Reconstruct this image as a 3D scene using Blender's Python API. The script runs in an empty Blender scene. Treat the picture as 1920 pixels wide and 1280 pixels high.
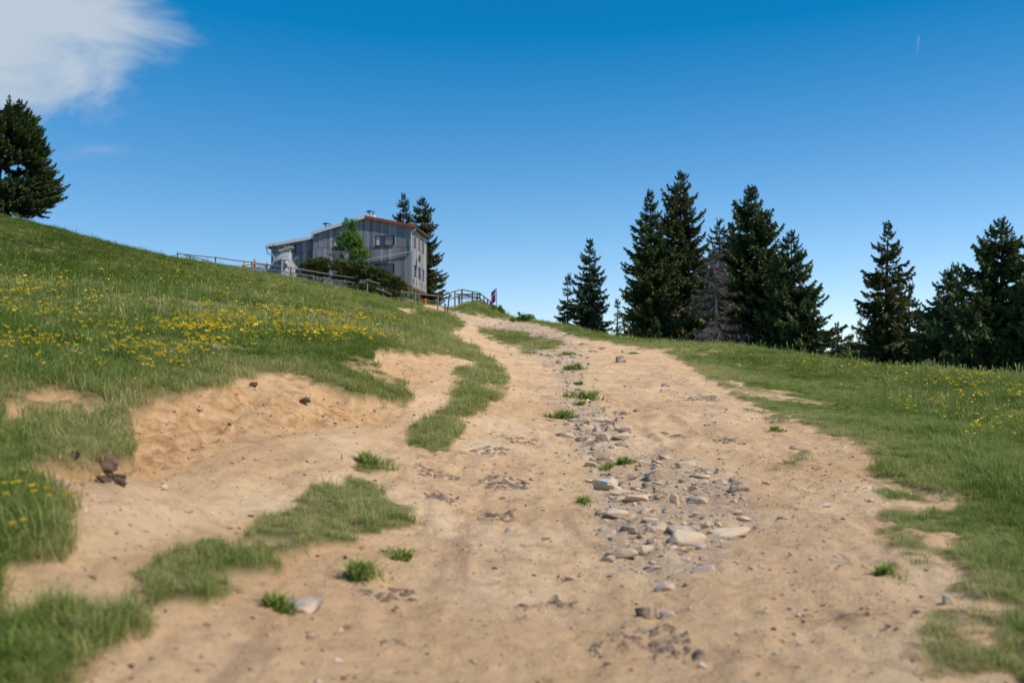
import bpy, bmesh, math, random
import numpy as np
from mathutils import Vector, Matrix

random.seed(7)
RNG = np.random.default_rng(7)
S = bpy.context.scene
C = S.collection
R = math.radians

# ------------------------------------------------------------------ camera
F = 1920 * 35.0 / 36.0            # focal length in photograph pixels
CAMZ = 1.45
PITCH = math.atan(65.0 / F)       # horizon sits at row 705 of the photograph
cam = bpy.data.cameras.new("camera")
cam.lens = 35.0; cam.sensor_width = 36.0
cam.clip_start = 0.05; cam.clip_end = 60000
cam.dof.use_dof = True; cam.dof.focus_distance = 17.0; cam.dof.aperture_fstop = 1.7
camo = bpy.data.objects.new("camera", cam); C.objects.link(camo)
camo.location = (0, 0, CAMZ); camo.rotation_euler = (math.pi / 2 + PITCH, 0, 0)
S.camera = camo

# ------------------------------------------------------------------ light
SUN_EL, SUN_AZ = 52.0, 64.0       # azimuth: degrees from "behind the camera" towards the right
sd = Vector((math.sin(R(SUN_AZ)) * math.cos(R(SUN_EL)), -math.cos(R(SUN_AZ)) * math.cos(R(SUN_EL)), math.sin(R(SUN_EL))))
world = bpy.data.worlds.new("World"); S.world = world; world.use_nodes = True
wn = world.node_tree.nodes; wl = world.node_tree.links; wn.clear()
wo = wn.new("ShaderNodeOutputWorld"); bg = wn.new("ShaderNodeBackground"); bg.inputs[1].default_value = 0.125
sky = wn.new("ShaderNodeTexSky"); sky.sky_type = 'NISHITA'; sky.sun_disc = False
sky.sun_elevation = R(SUN_EL); sky.sun_rotation = math.atan2(-sd.x, sd.y)
sky.altitude = 1600; sky.air_density = 1.0; sky.dust_density = 0.05; sky.ozone_density = 1.6
spc = wn.new("ShaderNodeSeparateColor"); wl.new(sky.outputs[0], spc.inputs[0]); hsv = wn.new("ShaderNodeCombineColor")
# a bank of thin cloud high on the left, laid out on a level layer above the place
tc = wn.new("ShaderNodeTexCoord"); sep = wn.new("ShaderNodeSeparateXYZ"); wl.new(tc.outputs["Generated"], sep.inputs[0])
def wmath(op, a, b=None, clamp=False):
    n = wn.new("ShaderNodeMath"); n.operation = op; n.use_clamp = clamp
    for i, v in enumerate((a, b)):
        if v is None: continue
        if isinstance(v, (int, float)): n.inputs[i].default_value = v
        else: wl.new(v, n.inputs[i])
    return n.outputs[0]
# the deep polarised blue of mountain air: red is damped, blue lifted, everywhere alike
wl.new(wmath('MAXIMUM', wmath('ADD', wmath('MULTIPLY', spc.outputs[0], 1.22), -1.55), .03), hsv.inputs[0]); wl.new(wmath('ADD', wmath('MULTIPLY', spc.outputs[1], 1.13), -.72), hsv.inputs[1]); wl.new(wmath('MULTIPLY', spc.outputs[2], 1.13), hsv.inputs[2])
n1 = wn.new("ShaderNodeTexNoise"); n1.inputs["Scale"].default_value = 9.0; n1.inputs["Detail"].default_value = 10; n1.inputs["Roughness"].default_value = 0.58; n1.inputs["Distortion"].default_value = 0.5
cmap = wn.new("ShaderNodeMapping"); cmap.inputs["Scale"].default_value = (1.0, 1.0, 1.9); wl.new(tc.outputs["Generated"], cmap.inputs[0]); wl.new(cmap.outputs[0], n1.inputs["Vector"])
ex = wmath('DIVIDE', wmath('ADD', sep.outputs[0], .505), .182); ey = wmath('DIVIDE', wmath('ADD', sep.outputs[2], -.326), .122)
rr = wmath('SQRT', wmath('ADD', wmath('MULTIPLY', ex, ex), wmath('MULTIPLY', ey, ey)))
m = wmath('ADD', wmath('SUBTRACT', 1.0, rr), wmath('MULTIPLY', wmath('ADD', n1.outputs[0], -0.5), 1.5))
m = wmath('SUBTRACT', m, wmath('MULTIPLY', wmath('LESS_THAN', sep.outputs[1], 0.0), 5.0))
mr = wn.new("ShaderNodeMapRange"); mr.interpolation_type = 'SMOOTHSTEP'
mr.inputs[1].default_value = -0.18; mr.inputs[2].default_value = 0.50; mr.inputs[3].default_value = 0; mr.inputs[4].default_value = 0.93
wl.new(m, mr.inputs[0])
mx = wn.new("ShaderNodeMix"); mx.data_type = 'RGBA'
wl.new(mr.outputs[0], mx.inputs["Factor"]); wl.new(hsv.outputs[0], mx.inputs[6]); mx.inputs[7].default_value = (4.3, 4.95, 5.6, 1)
wl.new(mx.outputs[2], bg.inputs[0]); wl.new(bg.outputs[0], wo.inputs[0])

sun = bpy.data.lights.new("sun", 'SUN'); sun.energy = 4.8; sun.angle = R(0.53); sun.color = (1.0, 0.945, 0.87)
suno = bpy.data.objects.new("sun", sun); C.objects.link(suno)
suno.rotation_euler = sd.to_track_quat('Z', 'Y').to_euler(); suno.location = (40, -20, 60)
S.view_settings.view_transform = 'Standard'; S.view_settings.look = 'None'
S.view_settings.exposure = 0.0; S.view_settings.gamma = 1.0
S.cycles.use_denoising = True
try: S.cycles.denoiser = 'OPENIMAGEDENOISE'
except Exception: pass
S.cycles.max_bounces = 6; S.cycles.transparent_max_bounces = 8

# ------------------------------------------------------------------ helpers
ca, sa = math.cos(PITCH), math.sin(PITCH)
def P(px, py, Y):
    """world point at forward distance Y seen at a photograph pixel"""
    a = (px - 960.0) / F; b = (640.0 - py) / F
    k = Y / (ca - b * sa)
    return np.array([a * k, Y, CAMZ + (sa + b * ca) * k])
def project(x, y, z):
    zz = z - CAMZ
    d = y * ca + zz * sa; v = -y * sa + zz * ca
    return 960 + F * x / d, 640 - F * v / d

def vnoise(x, y, seed=0):
    xi = np.floor(x).astype(np.int64); yi = np.floor(y).astype(np.int64)
    fx = x - xi; fy = y - yi
    fx = fx * fx * (3 - 2 * fx); fy = fy * fy * (3 - 2 * fy)
    def h(i, j):
        n = (i * 374761393 + j * 668265263 + seed * 974634777) & 0xffffffff
        n = ((n ^ (n >> 13)) * 1274126177) & 0xffffffff
        n = (n ^ (n >> 16)) & 0xffff
        return n / 65535.0
    a = h(xi, yi); b = h(xi + 1, yi); c = h(xi, yi + 1); d = h(xi + 1, yi + 1)
    return (a + (b - a) * fx) * (1 - fy) + (c + (d - c) * fx) * fy
def fbm(x, y, o=3, seed=0):
    s = 0; a = 0.5; t = 0
    for k in range(o):
        s = s + a * vnoise(x * 2 ** k + 17.3 * k, y * 2 ** k - 9.1 * k, seed + k); t += a; a *= 0.5
    return s / t

def mesh_np(name, v, f, attrs=None, smooth=False):
    """v (n,3); f: list of int arrays of shape (m,k)"""
    me = bpy.data.meshes.new(name)
    v = np.asarray(v, np.float32)
    if not isinstance(f, (list, tuple)): f = [f]
    f = [np.asarray(q, np.int32) for q in f if len(q)]
    me.vertices.add(len(v)); me.vertices.foreach_set("co", v.ravel())
    nl = sum(q.size for q in f); nf = sum(len(q) for q in f)
    me.loops.add(nl); me.loops.foreach_set("vertex_index", np.concatenate([q.ravel() for q in f]))
    me.polygons.add(nf)
    cnt = np.concatenate([np.full(len(q), q.shape[1], np.int32) for q in f])
    st = np.concatenate([[0], np.cumsum(cnt)[:-1]]).astype(np.int32)
    me.polygons.foreach_set("loop_start", st)
    me.update(calc_edges=True); me.validate()
    me.polygons.foreach_set("use_smooth", np.full(nf, bool(smooth)))
    for k, a in (attrs or {}).items():
        at = me.attributes.new(k, 'FLOAT', 'POINT'); at.data.foreach_set("value", np.asarray(a, np.float32))
    return me
def obj(name, me, mat=None, parent=None):
    o = bpy.data.objects.new(name, me); C.objects.link(o)
    if mat is not None and me is not None and len(me.materials) == 0: me.materials.append(mat)
    if parent is not None: o.parent = parent
    return o
def tag(o, label=None, cat=None, group=None, kind=None):
    if label: o["label"] = label
    if cat: o["category"] = cat
    if group: o["group"] = group
    if kind: o["kind"] = kind
    return o
def empty(name, loc, rz=0.0):
    o = bpy.data.objects.new(name, None); C.objects.link(o); o.location = loc; o.rotation_euler = (0, 0, rz)
    o.empty_display_size = 0.2
    return o

class MB:
    """collects simple solids into one mesh"""
    def __init__(s): s.v = []; s.q = []; s.t = []; s.a = []
    def n(s): return len(s.v)
    def hexa(s, p, tone=0.5):
        b = s.n(); s.v += [tuple(x) for x in p]; s.a += [tone] * 8
        for q in ((0, 3, 2, 1), (4, 5, 6, 7), (0, 1, 5, 4), (1, 2, 6, 5), (2, 3, 7, 6), (3, 0, 4, 7)):
            s.q.append(tuple(b + i for i in q))
        return s
    def box(s, x0, x1, y0, y1, z0, z1, tone=0.5):
        return s.hexa([(x0, y0, z0), (x1, y0, z0), (x1, y1, z0), (x0, y1, z0), (x0, y0, z1), (x1, y0, z1), (x1, y1, z1), (x0, y1, z1)], tone)
    def tube(s, pts, rad, sides=6, tone=0.5, cap=True):
        pts = [Vector(p) for p in pts]
        if not isinstance(rad, (list, tuple)): rad = [rad] * len(pts)
        b0 = s.n(); up = Vector((0, 0, 1))
        for i, p in enumerate(pts):
            d = (pts[min(i + 1, len(pts) - 1)] - pts[max(i - 1, 0)]).normalized()
            u = d.cross(up)
            if u.length < 1e-3: u = d.cross(Vector((0, 1, 0)))
            u.normalize(); w = d.cross(u).normalized()
            for k in range(sides):
                a = 2 * math.pi * k / sides
                s.v.append(tuple(p + (u * math.cos(a) + w * math.sin(a)) * rad[i])); s.a.append(tone)
        for i in range(len(pts) - 1):
            for k in range(sides):
                a = b0 + i * sides + k; b = b0 + i * sides + (k + 1) % sides
                s.q.append((a, b, b + sides, a + sides))
        if cap:
            for (i, fl) in ((0, 1), (len(pts) - 1, 0)):
                c = s.n(); s.v.append(tuple(pts[i])); s.a.append(tone)
                for k in range(sides):
                    a = b0 + i * sides + k; b = b0 + i * sides + (k + 1) % sides
                    s.t.append((c, b, a) if fl == 0 else (c, a, b))
        return s
    def build(s, name, mat, parent=None, smooth=False):
        f = []
        if s.q: f.append(np.array(s.q))
        if s.t: f.append(np.array(s.t))
        return obj(name, mesh_np(name, np.array(s.v), f, {"tone": s.a}, smooth), mat, parent)

# ------------------------------------------------------------------ materials
class NT:
    def __init__(s, name):
        s.m = bpy.data.materials.new(name); s.m.use_nodes = True
        s.t = s.m.node_tree; s.n = s.t.nodes; s.l = s.t.links
        s.b = s.n["Principled BSDF"]; s.out = s.n["Material Output"]
    def put(s, sock, v):
        if hasattr(v, "is_output"): s.l.new(v, sock)
        else: sock.default_value = v
    def noise(s, scale, detail=4, rough=0.55, coord="Object", dist=0.0, vec=None):
        if vec is None:
            t = s.n.new("ShaderNodeTexCoord"); vec = t.outputs[coord]
        n = s.n.new("ShaderNodeTexNoise"); s.l.new(vec, n.inputs["Vector"])
        n.inputs["Scale"].default_value = scale; n.inputs["Detail"].default_value = detail
        n.inputs["Roughness"].default_value = rough; n.inputs["Distortion"].default_value = dist
        return n.outputs[0]
    def scaled(s, sx, sy, sz, coord="Object"):
        t = s.n.new("ShaderNodeTexCoord"); m = s.n.new("ShaderNodeMapping"); m.inputs["Scale"].default_value = (sx, sy, sz)
        s.l.new(t.outputs[coord], m.inputs[0]); return m.outputs[0]
    def attr(s, name, typ='GEOMETRY'):
        a = s.n.new("ShaderNodeAttribute"); a.attribute_name = name; a.attribute_type = typ; return a.outputs["Fac"]
    def ramp(s, fac, stops):
        r = s.n.new("ShaderNodeValToRGB"); e = r.color_ramp.elements
        while len(e) < len(stops): e.new(0.5)
        for i, (p, c) in enumerate(stops): e[i].position = p; e[i].color = (*c, 1)
        s.l.new(fac, r.inputs[0]); return r.outputs[0]
    def mix(s, fac, a, b, blend='MIX'):
        m = s.n.new("ShaderNodeMix"); m.data_type = 'RGBA'; m.blend_type = blend
        s.put(m.inputs["Factor"], fac)
        for i, v in ((6, a), (7, b)):
            if isinstance(v, tuple) and len(v) == 3: v = (*v, 1)
            s.put(m.inputs[i], v)
        return m.outputs[2]
    def math(s, op, a, b=0.0, clamp=False):
        m = s.n.new("ShaderNodeMath"); m.operation = op; m.use_clamp = clamp
        s.put(m.inputs[0], a); s.put(m.inputs[1], b); return m.outputs[0]
    def rng(s, v, a, b, c=0.0, d=1.0, smooth=True):
        m = s.n.new("ShaderNodeMapRange"); m.interpolation_type = 'SMOOTHSTEP' if smooth else 'LINEAR'
        s.put(m.inputs[0], v)
        for i, q in enumerate((a, b, c, d)): m.inputs[i + 1].default_value = q
        return m.outputs[0]
    def bump(s, h, strength=0.5, dist=0.02):
        b = s.n.new("ShaderNodeBump"); b.inputs["Strength"].default_value = strength; b.inputs["Distance"].default_value = dist
        s.l.new(h, b.inputs["Height"]); s.l.new(b.outputs[0], s.b.inputs["Normal"])
    def col(s, v): s.put(s.b.inputs["Base Color"], v if not (isinstance(v, tuple) and len(v) == 3) else (*v, 1)); return s
    def set(s, rough=0.8, spec=0.3, metal=0.0):
        s.b.inputs["Roughness"].default_value = rough; s.b.inputs["Specular IOR Level"].default_value = spec; s.b.inputs["Metallic"].default_value = metal
        return s
    def translucent(s, col, fac):
        tr = s.n.new("ShaderNodeBsdfTranslucent"); s.put(tr.inputs[0], col)
        mx = s.n.new("ShaderNodeMixShader"); mx.inputs[0].default_value = fac
        s.l.new(s.b.outputs[0], mx.inputs[1]); s.l.new(tr.outputs[0], mx.inputs[2]); s.l.new(mx.outputs[0], s.out.inputs[0])

def simple(name, c, rough=0.7, var=0.25, scale=6.0, spec=0.3, metal=0.0, bump=0.0):
    t = NT(name); t.set(rough, spec, metal)
    n = t.noise(scale, 5, 0.6)
    d = tuple(x * (1 - var) for x in c); e = tuple(min(1, x * (1 + var)) for x in c)
    t.col(t.ramp(n, [(0.3, d), (0.7, e)]))
    if bump: t.bump(t.noise(scale * 4, 4), bump, 0.01)
    return t.m

# ------------------------------------------------------------------ terrain shape
CP = [  # (pixel x, pixel y, forward distance): the ground seen there
 (1000,1280,3.9),(1150,1010,6.6),(1150,864,10.2),(1100,780,14.5),(1080,725,20),(1060,685,28),(1040,655,38),(1000,628,52),(930,603,66),(845,584,77),(815,573,84),
 (1650,1100,5.3),(1900,1250,4.0),(1850,1000,6.8),(1620,870,10),(1900,860,11.5),(1500,790,13.5),(1900,760,21),(1650,740,24),(1350,705,24),(1250,664,36),(1400,690,31),
 (1060,612,60),(1190,640,48),(1400,655,42),(1600,684,36),(1800,701,32),(1920,713,29),(2150,735,24),
 (60,960,4.8),(0,1150,3.8),(0,760,7.5),(250,850,7.0),(450,960,6.3),(450,706,11),(600,850,8.8),(450,800,8.7),(340,820,7.9),(760,757,12.5),(700,640,18),(900,690,21),(0,600,14),(200,700,9.5),
 (380,630,16),(0,520,28),(380,550,33),(700,600,34),(380,507,60),(0,419,70),(75,430,72),(140,445,74),(-400,305,70),(200,470,76),(330,499,80),(430,510,80),(545,524,80),(620,538,80),(700,553,80),(760,569,80),
 (0,455,50),(600,560,55),(830,622,45),(-300,700,7),(900,567,80),(935,583,76),(1000,602,68),(870,570,80)]
CW = [(5,75,2.5),(12,70,1.2),(22,65,0.2),(30,90,2.1),(27,78,1.3),(25,45,-0.7),(30,60,-0.6),(48,60,-1.2),(20,110,0.8),(45,100,0.8),
 (-14,90,7.3),(-20,92,7.7),(-8,96,6.8),(-3,92,6.3),(-2,105,5.0),(6,95,2.4),(-20,112,5.6),(-45,95,9.3),(-30,125,3.6),(0,125,2.2),(-80,70,17.5),(-70,20,9.0),(-80,110,12),
 (0,0,-1.45),(0,-9,-2.0),(-4,0,-0.75),(4,0,-1.5),(-9,-5,0.2),(9,-8,-2.2),(35,20,-1.6),(70,40,-3.5),(70,100,-3)]
ctrl = np.array([P(*c) for c in CP] + [(a, b, c + CAMZ) for a, b, c in CW])
def _U(r2): return np.where(r2 > 1e-9, 0.5 * r2 * np.log(np.maximum(r2, 1e-9)), 0.0)
def _w(x, y):   # compress far distances so that near control points have local reach
    return np.arcsinh(x / 9.0) * 9.0, np.where(y > 0, 9.0 * np.log1p(np.maximum(y, 0) / 9.0), y)
_cx, _cy = _w(ctrl[:, 0], ctrl[:, 1])
def _fit():
    n = len(ctrl)
    K = _U((_cx[:, None] - _cx[None]) ** 2 + (_cy[:, None] - _cy[None]) ** 2) + np.eye(n) * 0.02
    Pm = np.stack([np.ones(n), _cx, _cy], 1)
    A = np.zeros((n + 3, n + 3)); A[:n, :n] = K; A[:n, n:] = Pm; A[n:, :n] = Pm.T
    return np.linalg.solve(A, np.concatenate([ctrl[:, 2], np.zeros(3)]))
_W = _fit()
def base_h(x, y):
    x = np.asarray(x, float); y = np.asarray(y, float); sh = x.shape
    x = x.ravel(); y = y.ravel()
    xc = np.clip(x, -85, 75); yc = np.clip(y, -14, 128)
    wx, wy = _w(xc, yc); out = np.empty(len(x))
    for s in range(0, len(x), 40000):
        e = s + 40000
        r2 = (wx[s:e, None] - _cx[None]) ** 2 + (wy[s:e, None] - _cy[None]) ** 2
        out[s:e] = _U(r2) @ _W[:-3] + _W[-3] + _W[-2] * wx[s:e] + _W[-1] * wy[s:e]
    d = np.hypot(x - xc, y - yc)
    out -= 0.32 * d * d / (d + 40.0)
    out = np.maximum(out, -420 + 0.0 * d)
    return out.reshape(sh)

# ------------------------------------------------------------------ bare-soil map (traced outlines, softened, fixed to the ground)
MX0, MX1, MY0, MY1, MS = -900, 2820, 380, 1900, 3
gx = np.arange(MX0, MX1, MS); gy = np.arange(MY0, MY1, MS)
GX, GY = np.meshgrid(gx, gy)
def paint(M, poly, val):
    p = np.array(poly, float)
    c0 = max(int((p[:, 0].min() - MX0) / MS), 0); c1 = min(int((p[:, 0].max() - MX0) / MS) + 2, len(gx))
    r0 = max(int((p[:, 1].min() - MY0) / MS), 0); r1 = min(int((p[:, 1].max() - MY0) / MS) + 2, len(gy))
    X = GX[r0:r1, c0:c1]; Yy = GY[r0:r1, c0:c1]; ins = np.zeros(X.shape, bool)
    j = len(p) - 1
    for i in range(len(p)):
        xi, yi = p[i]; xj, yj = p[j]
        cond = ((yi > Yy) != (yj > Yy)) & (X < (xj - xi) * (Yy - yi) / ((yj - yi) or 1e-9) + xi)
        ins ^= cond; j = i
    M[r0:r1, c0:c1][ins] = val
def blur(M, n):
    k = np.ones(2 * n + 1) / (2 * n + 1)
    for ax in (0, 1):
        pad = [(0, 0), (0, 0)]; pad[ax] = (n, n)
        Q = np.pad(M, pad, mode='edge')
        cs = np.cumsum(Q, axis=ax); z = np.zeros_like(np.take(cs, [0], ax)); cs = np.concatenate([z, cs], ax)
        L = M.shape[ax]
        M = (np.take(cs, np.arange(2 * n + 1, 2 * n + 1 + L), ax) - np.take(cs, np.arange(L), ax)) / (2 * n + 1)
    return M
D0 = np.zeros(GX.shape)
# the track
paint(D0, [(800,560),(838,576),(872,588),(935,598),(1000,604),(1030,612),(1080,628),(1140,640),(1195,652),(1228,656),(1262,668),(1300,688),(1332,706),(1392,746),(1440,770),(1500,790),(1560,815),(1625,850),(1660,882),(1640,930),(1650,990),(1655,1045),(1665,1100),(1720,1190),(1775,1290),(1900,1500),(2000,1900),(-900,1900),(-900,1500),(-300,1320),(0,1150),(0,1060),(60,1055),(125,1030),(140,960),(110,905),(60,890),(150,868),(250,856),(235,800),(255,762),(290,745),(350,730),(420,716),(438,697),(540,700),(620,722),(700,742),(770,756),(790,768),(850,768),(880,780),(940,750),(952,715),(940,690),(905,665),(892,650),(862,636),(838,618),(880,612),(850,594),(818,582),(790,578)], 1.0)
# the scoop higher on the bank
paint(D0, [(692,668),(740,660),(845,660),(872,684),(850,700),(870,712),(858,740),(848,765),(795,768),(768,752),(758,716),(722,690)], 1.0)
paint(D0, [(860,672),(905,680),(915,698),(880,700)], .8)
# worn patches in the meadow
for pl, v in [([(0,732),(100,728),(195,748),(238,775),(150,790),(60,786),(0,790)], .72), ([(0,775),(50,780),(60,800),(0,805)], .75), ([(75,866),(160,856),(240,850),(250,905),(150,900),(60,890)], .95),
              ([(735,572),(775,580),(792,592),(760,592)], .9), ([(640,582),(680,580),(720,592),(700,600),(650,596)], .75), ([(370,543),(410,541),(412,549),(375,550)], .9), ([(490,530),(520,528),(530,538),(500,538)], .75), ([(500,562),(540,560),(545,570),(505,570)], .62), ([(500,656),(560,652),(575,668),(520,668)], .6),
              ([(838,617),(872,625),(900,640),(930,652),(880,648),(850,632)], .95), ([(580,553),(610,552),(612,558),(585,558)], .7),
              ([(1225,650),(1290,655),(1370,660),(1365,668),(1290,664),(1230,658)], .72), ([(120,590),(160,590),(160,600),(120,600)], .6), ([(1330,690),(1400,712),(1430,745),(1390,742)], .55)]:
    paint(D0, pl, v)
# thin worn turf on the right verge
paint(D0, [(1640,880),(1700,880),(1800,900),(1830,940),(1780,960),(1700,965),(1630,935)], .58)
paint(D0, [(1630,985),(1700,960),(1800,985),(1830,1050),(1740,1060),(1650,1045)], .42)
paint(D0, [(1650,1060),(1780,1055),(1900,1110),(1950,1160),(1850,1170),(1700,1150)], .6)
paint(D0, [(1680,1130),(1800,1120),(1880,1160),(1960,1300),(2100,1700),(1900,1700),(1760,1290)], .45)
paint(D0, [(1560,820),(1640,840),(1700,880),(1650,890)], .5)
# grass islands left on the soil
for pl, v in [([(852,775),(872,742),(892,716),(868,700),(905,690),(948,700),(946,742),(900,772)], .2), ([(862,640),(892,655),(938,690),(940,720),(905,695),(880,670),(845,662)], .25),
              ([(755,812),(775,790),(830,770),(868,792),(866,812),(842,838),(800,846),(768,832)], .08), ([(660,862),(740,848),(750,856),(738,870),(690,886),(664,882)], .25),
              ([(420,996),(500,958),(560,930),(600,898),(648,896),(690,930),(730,945),(800,958),(775,985),(690,1002),(610,1020),(540,1030),(450,1012)], .34),
              ([(255,1050),(330,1012),(400,1005),(470,1050),(462,1078),(390,1094),(340,1128),(285,1112)], .34), ([(-500,1180),(-60,1150),(90,1118),(200,1126),(285,1152),(250,1200),(170,1255),(60,1330),(-300,1420)], .22),
              ([(280,1120),(360,1095),(440,1085),(470,1060),(460,1020),(520,1010),(600,1015),(560,1050),(480,1085),(400,1120),(300,1150)], .48), ([(610,900),(660,880),(700,885),(720,910),(690,935),(640,905)], .45), ([(740,868),(775,840),(800,846),(770,870),(745,880)], .42), ([(840,770),(860,770),(868,790),(838,778)], .5),
              ([(636,1088),(660,1060),(700,1050),(724,1062),(690,1094)], .5), ([(716,1046),(745,1030),(778,1028),(770,1050),(722,1056)], .55), ([(468,1152),(520,1128),(560,1124),(555,1136),(490,1158)], .6),
              ([(-300,1050),(-20,915),(60,895),(108,908),(136,955),(114,988),(112,1012),(45,1034),(0,1048),(-300,1150)], 0),
              ([(880,612),(940,618),(1000,630),(1052,638),(1060,652),(1010,655),(950,645),(905,628)], .30), ([(975,650),(1000,652),(1005,660),(980,660)], .2),
              ([(1440,850),(1490,844),(1530,858),(1560,878),(1520,880),(1460,868)], .48), ([(1648,1066),(1700,1058),(1700,1080),(1650,1088)], .15), ([(1448,806),(1475,803),(1475,812),(1450,812)], .3), ([(1530,890),(1580,892),(1578,900),(1535,898)], .4)]:
    paint(D0, pl, v)
D1 = blur(D0, 2); _w8 = blur(((GX > 1420) & (GY > 735)).astype(float), 12); _w4 = blur(((GX < 900) & (GY > 820) & (GX > 140)).astype(float), 6); D1 = D1 * (1 - _w8) + blur(D0, 9) * _w8; D1 = D1 * (1 - _w4) + blur(D0, 4) * _w4; D_WIDE = blur(blur(D0, 14), 14)
BANK = np.zeros(GX.shape)
paint(BANK, [(240,770),(430,695),(620,715),(780,765),(650,790),(470,790),(330,860),(250,900)], 1); paint(BANK, [(690,665),(850,658),(860,680),(760,720)], .8); paint(BANK, [(0,730),(230,740),(240,900),(0,900)], .7)
paint(BANK, [(840,615),(930,650),(860,640)], .5)
BANK = blur(blur(BANK, 5), 5)
GRAV = np.zeros(GX.shape)
paint(GRAV, [(795,565),(835,575),(870,590),(930,600),(1000,612),(1080,636),(1110,650),(1060,650),(990,634),(920,620),(850,600),(800,582)], 1)
paint(GRAV, [(980,655),(1060,655),(1110,672),(1090,690),(1050,700),(1040,680),(990,668)], .6)
paint(GRAV, [(1040,690),(1090,700),(1120,750),(1160,790),(1180,830),(1100,845),(1050,810),(1050,750)], .55)
paint(GRAV, [(1110,850),(1250,850),(1400,890),(1420,960),(1330,1060),(1150,1060),(1110,960)], .45)
GRAV = blur(blur(GRAV, 4), 4)
def samp(M, px, py):
    fx = np.clip((px - MX0) / MS, 0, len(gx) - 1.001); fy = np.clip((py - MY0) / MS, 0, len(gy) - 1.001)
    ix = fx.astype(int); iy = fy.astype(int); ax = fx - ix; ay = fy - iy
    return (M[iy, ix] * (1 - ax) + M[iy, ix + 1] * ax) * (1 - ay) + (M[iy + 1, ix] * (1 - ax) + M[iy + 1, ix + 1] * ax) * ay
def sstep(a, b, t):
    t = np.clip((t - a) / (b - a), 0, 1); return t * t * (3 - 2 * t)
def pix(x, y, zb=None):
    yy = np.maximum(y, 2.6)
    if zb is None: zb = base_h(x, y)
    zz = np.where(y < 2.6, base_h(x, yy) if np.any(y < 2.6) else zb, zb)
    return project(x, yy, zz)
def soil(x, y, zb=None, soft=False):
    """0 = turf, 1 = bare soil"""
    px, py = pix(x, y, zb); yy = np.maximum(y, 2.6)
    k = F / yy
    a = 0.07 + 0.0015 * yy
    wx = (fbm(x * 3.1, y * 3.1, 3, 3) - .5) * 2 * a * k; wy = (fbm(x * 3.1, y * 3.1, 3, 9) - .5) * 2 * a * k * np.minimum(1, 1.8 / yy + .12)
    d = samp(D1, px + wx, py + wy)
    n = .55 * fbm(x * 1.9, y * 1.9, 3, 21) + .45 * fbm(x * 6.3, y * 5.1, 3, 23)
    n = .5 + (n - .5) * 1.35
    d = d + (n - .5) * 1.7 * np.clip(1.15 - abs(d - .5) * 1.9, 0, 1)
    dry = .52 * sstep(.60, .70, fbm(x * .42, y * .42, 4, 88)) * (y > 9) * sstep(62, 46, y)
    d = np.maximum(d, dry + (n - .5) * .5 * (dry > .02))
    if soft: d = sstep(0.05, 0.85, d + (vnoise(x * 9, y * 9, 41) - .5) * .5 * (d > .04) * (d < .95))
    else: d = sstep(0.30, 0.70, d)
    yard = ((x > -9.5) & (x < -3.2) & (y > 84) & (y < 104)) * sstep(.3, .5, fbm(x * .6, y * .6, 2, 5) + .15)
    return np.where(y > 85, yard, d)
def height(x, y, full=False):
    x = np.asarray(x, float); y = np.asarray(y, float)
    zb = base_h(x, y)
    d = soil(x, y, zb)
    px, py = pix(x, y, zb)
    bk = samp(BANK, px, py) * (y < 60)
    gv = samp(GRAV, px, py) * (y < 90)
    near = np.clip(1.2 - y / 60.0, 0.15, 1)
    z = zb + (1 - d) * (fbm(x * .55, y * .55, 3, 31) - .5) * .16
    z += (fbm(x * .13, y * .13, 2, 44) - .5) * .22 * np.clip((y - 12) / 30, 0, 1) * np.clip((90 - y) / 20, 0, 1)
    rough = (fbm(x * 1.3, y * .55, 3, 51) - .5) * .15 + (np.abs(fbm(x * 5.5, y * 2.2, 5, 61) - .5) - .12) * .10 + (.5 - np.abs(fbm(x * 2.6, y * .35, 3, 55) - .5) * 2) * .035
    fine = (np.abs(fbm(x * 13, y * 9, 4, 71) - .5) - .12) * -.055
    z += d * near * (rough + fine * np.clip(1.3 - y / 14, 0, 1))
    z += d * bk * near * ((np.abs(fbm(x * 3.3, y * 3.3, 4, 81) - .5)) * -.42 + .06)
    z += d * gv * (fbm(x * 6, y * 6, 3, 91) - .5) * .05 * near
    z -= d * (.05 + .10 * bk)
    if full: return z, d, bk, gv, px, py
    return z
def hit(px, py, y0=2.7, y1=84.0, n=900):
    """ground point seen at a photograph pixel (nearest along the ray)"""
    Y = y0 * (y1 / y0) ** np.linspace(0, 1, n)
    a = (px - 960.0) / F; b = (640.0 - py) / F
    k = Y / (ca - b * sa); x = a * k; z = CAMZ + (sa + b * ca) * k
    g = height(x, Y)
    i = np.argmax(g >= z)
    if not (g[i] >= z[i]): i = n - 1
    return np.array([x[i], Y[i], g[i]])
def gz(x, y): return float(height(np.array([x]), np.array([y]))[0])
#@@TERRAIN
# ------------------------------------------------------------------ ground material
t = NT("earth_and_turf"); t.set(0.95, 0.15)
dv = t.attr("soil"); bv = t.attr("bank"); gv_ = t.attr("gravel")
nA = t.noise(0.9, 6, .6); nB = t.noise(7.0, 6, .65); nC = t.noise(42.0, 6, .75)
sand = t.ramp(nA, [(0.30, (.63, .400, .212)), (0.50, (.73, .495, .275)), (0.72, (.79, .575, .345))])
nD = t.noise(3.2, 8, .72, dist=.4)
nL = t.noise(.33, 4, .6, dist=.5)
sand = t.mix(t.rng(nL, .40, .68, 0, .60), sand, (.60, .360, .168))
sand = t.mix(t.rng(nD, .50, .66, 0, .55), sand, (.46, .29, .155))
sand = t.mix(t.rng(nB, .50, .70, 0, .42), sand, (.42, .265, .145))
nR = t.noise(1.0, 6, .65, vec=t.scaled(2.4, .45, 1.0), dist=.5)
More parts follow.
